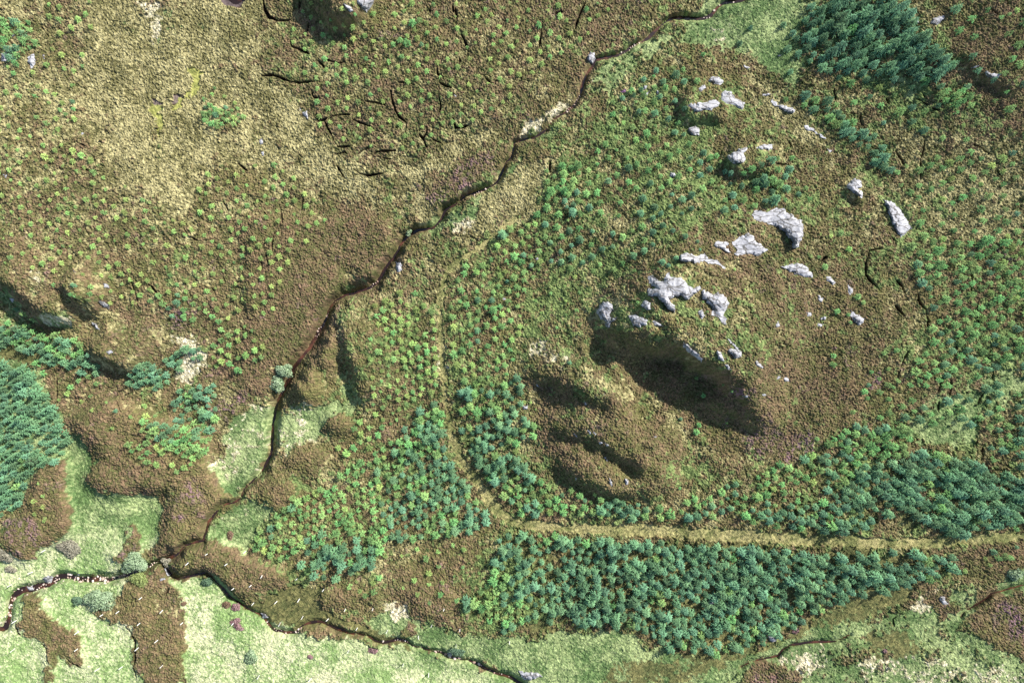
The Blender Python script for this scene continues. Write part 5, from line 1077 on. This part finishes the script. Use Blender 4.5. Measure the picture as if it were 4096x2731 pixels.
for (c_, x_, y_, rx_, lab_) in ((1, 370, 1388, 22, "purple heather mound on the grass at the bottom edge below the lower burn"),(1, 785, 1345, 34, "flat pink heather mound on the grass below the lower burn's middle"),(3, 785, 1350, 20, "dark purple heather mound on the grass near the lower right burn"),(3, 185, 1212, 26, "pinkish heather mound on the grass between the plantation and the small burn")):
    shrub(c_, 2, x_, y_, rx_, rx_ * .7, .3, .4, 'p', lab_, "heather mound", "heather_mound")
for (x_, y_, lab_) in ((455, 855, "round purple heather bush on the heather shoulder above two young trees"),(655, 1355 - 900, "dark heather bush right of the split white crag")):
    shrub(3, 1, x_, y_, 20, 18, 0, .4, 'p', lab_, "heather bush", "heather_bush") if y_ > 500 else None
SMp = shrub_mat("heather_flowers", (.16, .07, .15), (.36, .20, .34))
hb = [o for o in COL.objects if o.get('label') == "lone purple heather bush beside three pale stones"][0]
for ch in hb.children:
    if ch.name.startswith("foliage"): ch.data.materials[0] = SMp

# ------------------------------------------------------------------ white tree guards
M_tube, n, l, b = mat_new("white_plastic"); b.inputs["Base Color"].default_value = (.80, .80, .76, 1); b.inputs["Roughness"].default_value = .5
nz = n.new("ShaderNodeTexNoise"); nz.inputs["Scale"].default_value = 8; cr_ = n.new("ShaderNodeValToRGB"); cr_.color_ramp.elements[0].color = (.66, .66, .60, 1); cr_.color_ramp.elements[1].color = (.84, .84, .82, 1); l.new(nz.outputs["Fac"], cr_.inputs[0]); l.new(cr_.outputs[0], b.inputs["Base Color"])
bm = bmesh.new(); R_ = []
for zz, r in ((0, .062), (1.18, .055), (1.2, .066), (1.22, .066)):
    R_.append([bm.verts.new((r * math.cos(i * math.pi / 5), r * math.sin(i * math.pi / 5), zz)) for i in range(10)])
R_.append([bm.verts.new((.048 * math.cos(i * math.pi / 5), .048 * math.sin(i * math.pi / 5), 1.22)) for i in range(10)]); R_.append([bm.verts.new((.048 * math.cos(i * math.pi / 5), .048 * math.sin(i * math.pi / 5), .6)) for i in range(10)])
for p, q in zip(R_, R_[1:]):
    for i in range(10): bm.faces.new((p[i], p[(i + 1) % 10], q[(i + 1) % 10], q[i]))
bm.faces.new(R_[-1]); tube_me = bpy.data.meshes.new("tube"); bm.to_mesh(tube_me); bm.free(); tube_me.materials.append(M_tube)
bm = bmesh.new(); bmesh.ops.create_cube(bm, size=1)
for v in bm.verts: v.co = Vector((v.co.x * .03 + .085, v.co.y * .03, v.co.z * 1.2 + .5)); 
for v in bm.verts:
    if v.co.z > 1: v.co.x = .085 + (v.co.x - .085) * .7
stake_me = bpy.data.meshes.new("stake"); bm.to_mesh(stake_me); bm.free(); stake_me.materials.append(M_bark)
GA = [(300,675),(215,825),(75,910),(955,990),(945,1160),(800,1085),(695,1105),(1090,1080),(1060,1280),(520,1340),(665,1470),(1095,1445),(930,1330),(820,1460),(525,1225),(1395,700),(1265,760),(1530,765),(1650,685),(1575,930),(1690,910),(1705,1030),(1570,1165),(1230,1160),(105,1150),(95,1340)]
GB = [(140,1020),(290,1005),(455,940),(280,865),(40,845),(315,1120),(485,1140),(160,1165),(600,1070),(785,1065),(680,1200),(885,1215),(1000,1075),(1265,1068),(1185,1180),(1370,1205),(1090,1255),(1345,1310),(1705,1290),(990,1440),(1160,1505),(625,1350),(370,1540),(20,1520)]
def guard_where(c, x, y):
    if c == 0:
        if y < 930 and x < 500: return "on the green grass north of the stony burn"
        if x > 1150 and y < 960: return "in the heather wedge above the lower burn"
        if x > 1200: return "on the grass below the lower burn at left"
        if x > 760: return "on the brown heather tongue at the bottom edge"
        return "on the striped grass at the bottom left"
    if y > 1300 or (x < 60 and y > 1200): return "on the grass at the bottom edge below the lower burn"
    if x < 560: return "on the olive grass above the lower burn"
    if x < 1020: return "on the olive grass below the brown heather gap"
    return "on the grass below the left tip of the lower plantation"
for c, L in ((0, GA), (1, GB)):
    for x, y in L:
        p = tz(c, 2, [(x + (8 if c == 0 else 4), y - 6)])[0]; o = bpy.data.objects.new("tree_guard", None); COL.objects.link(o); o.location = place(*p); rr = random.Random(int(x + y)); o.rotation_euler = (rr.gauss(0, .06), rr.gauss(0, .06), rr.uniform(0, 6))
        link("tube", tube_me, o); link("stake", stake_me, o); w_ = guard_where(c, x, y)
        tag(o, "slim white tree guard " + w_, "tree guard", "white tree guards " + w_)
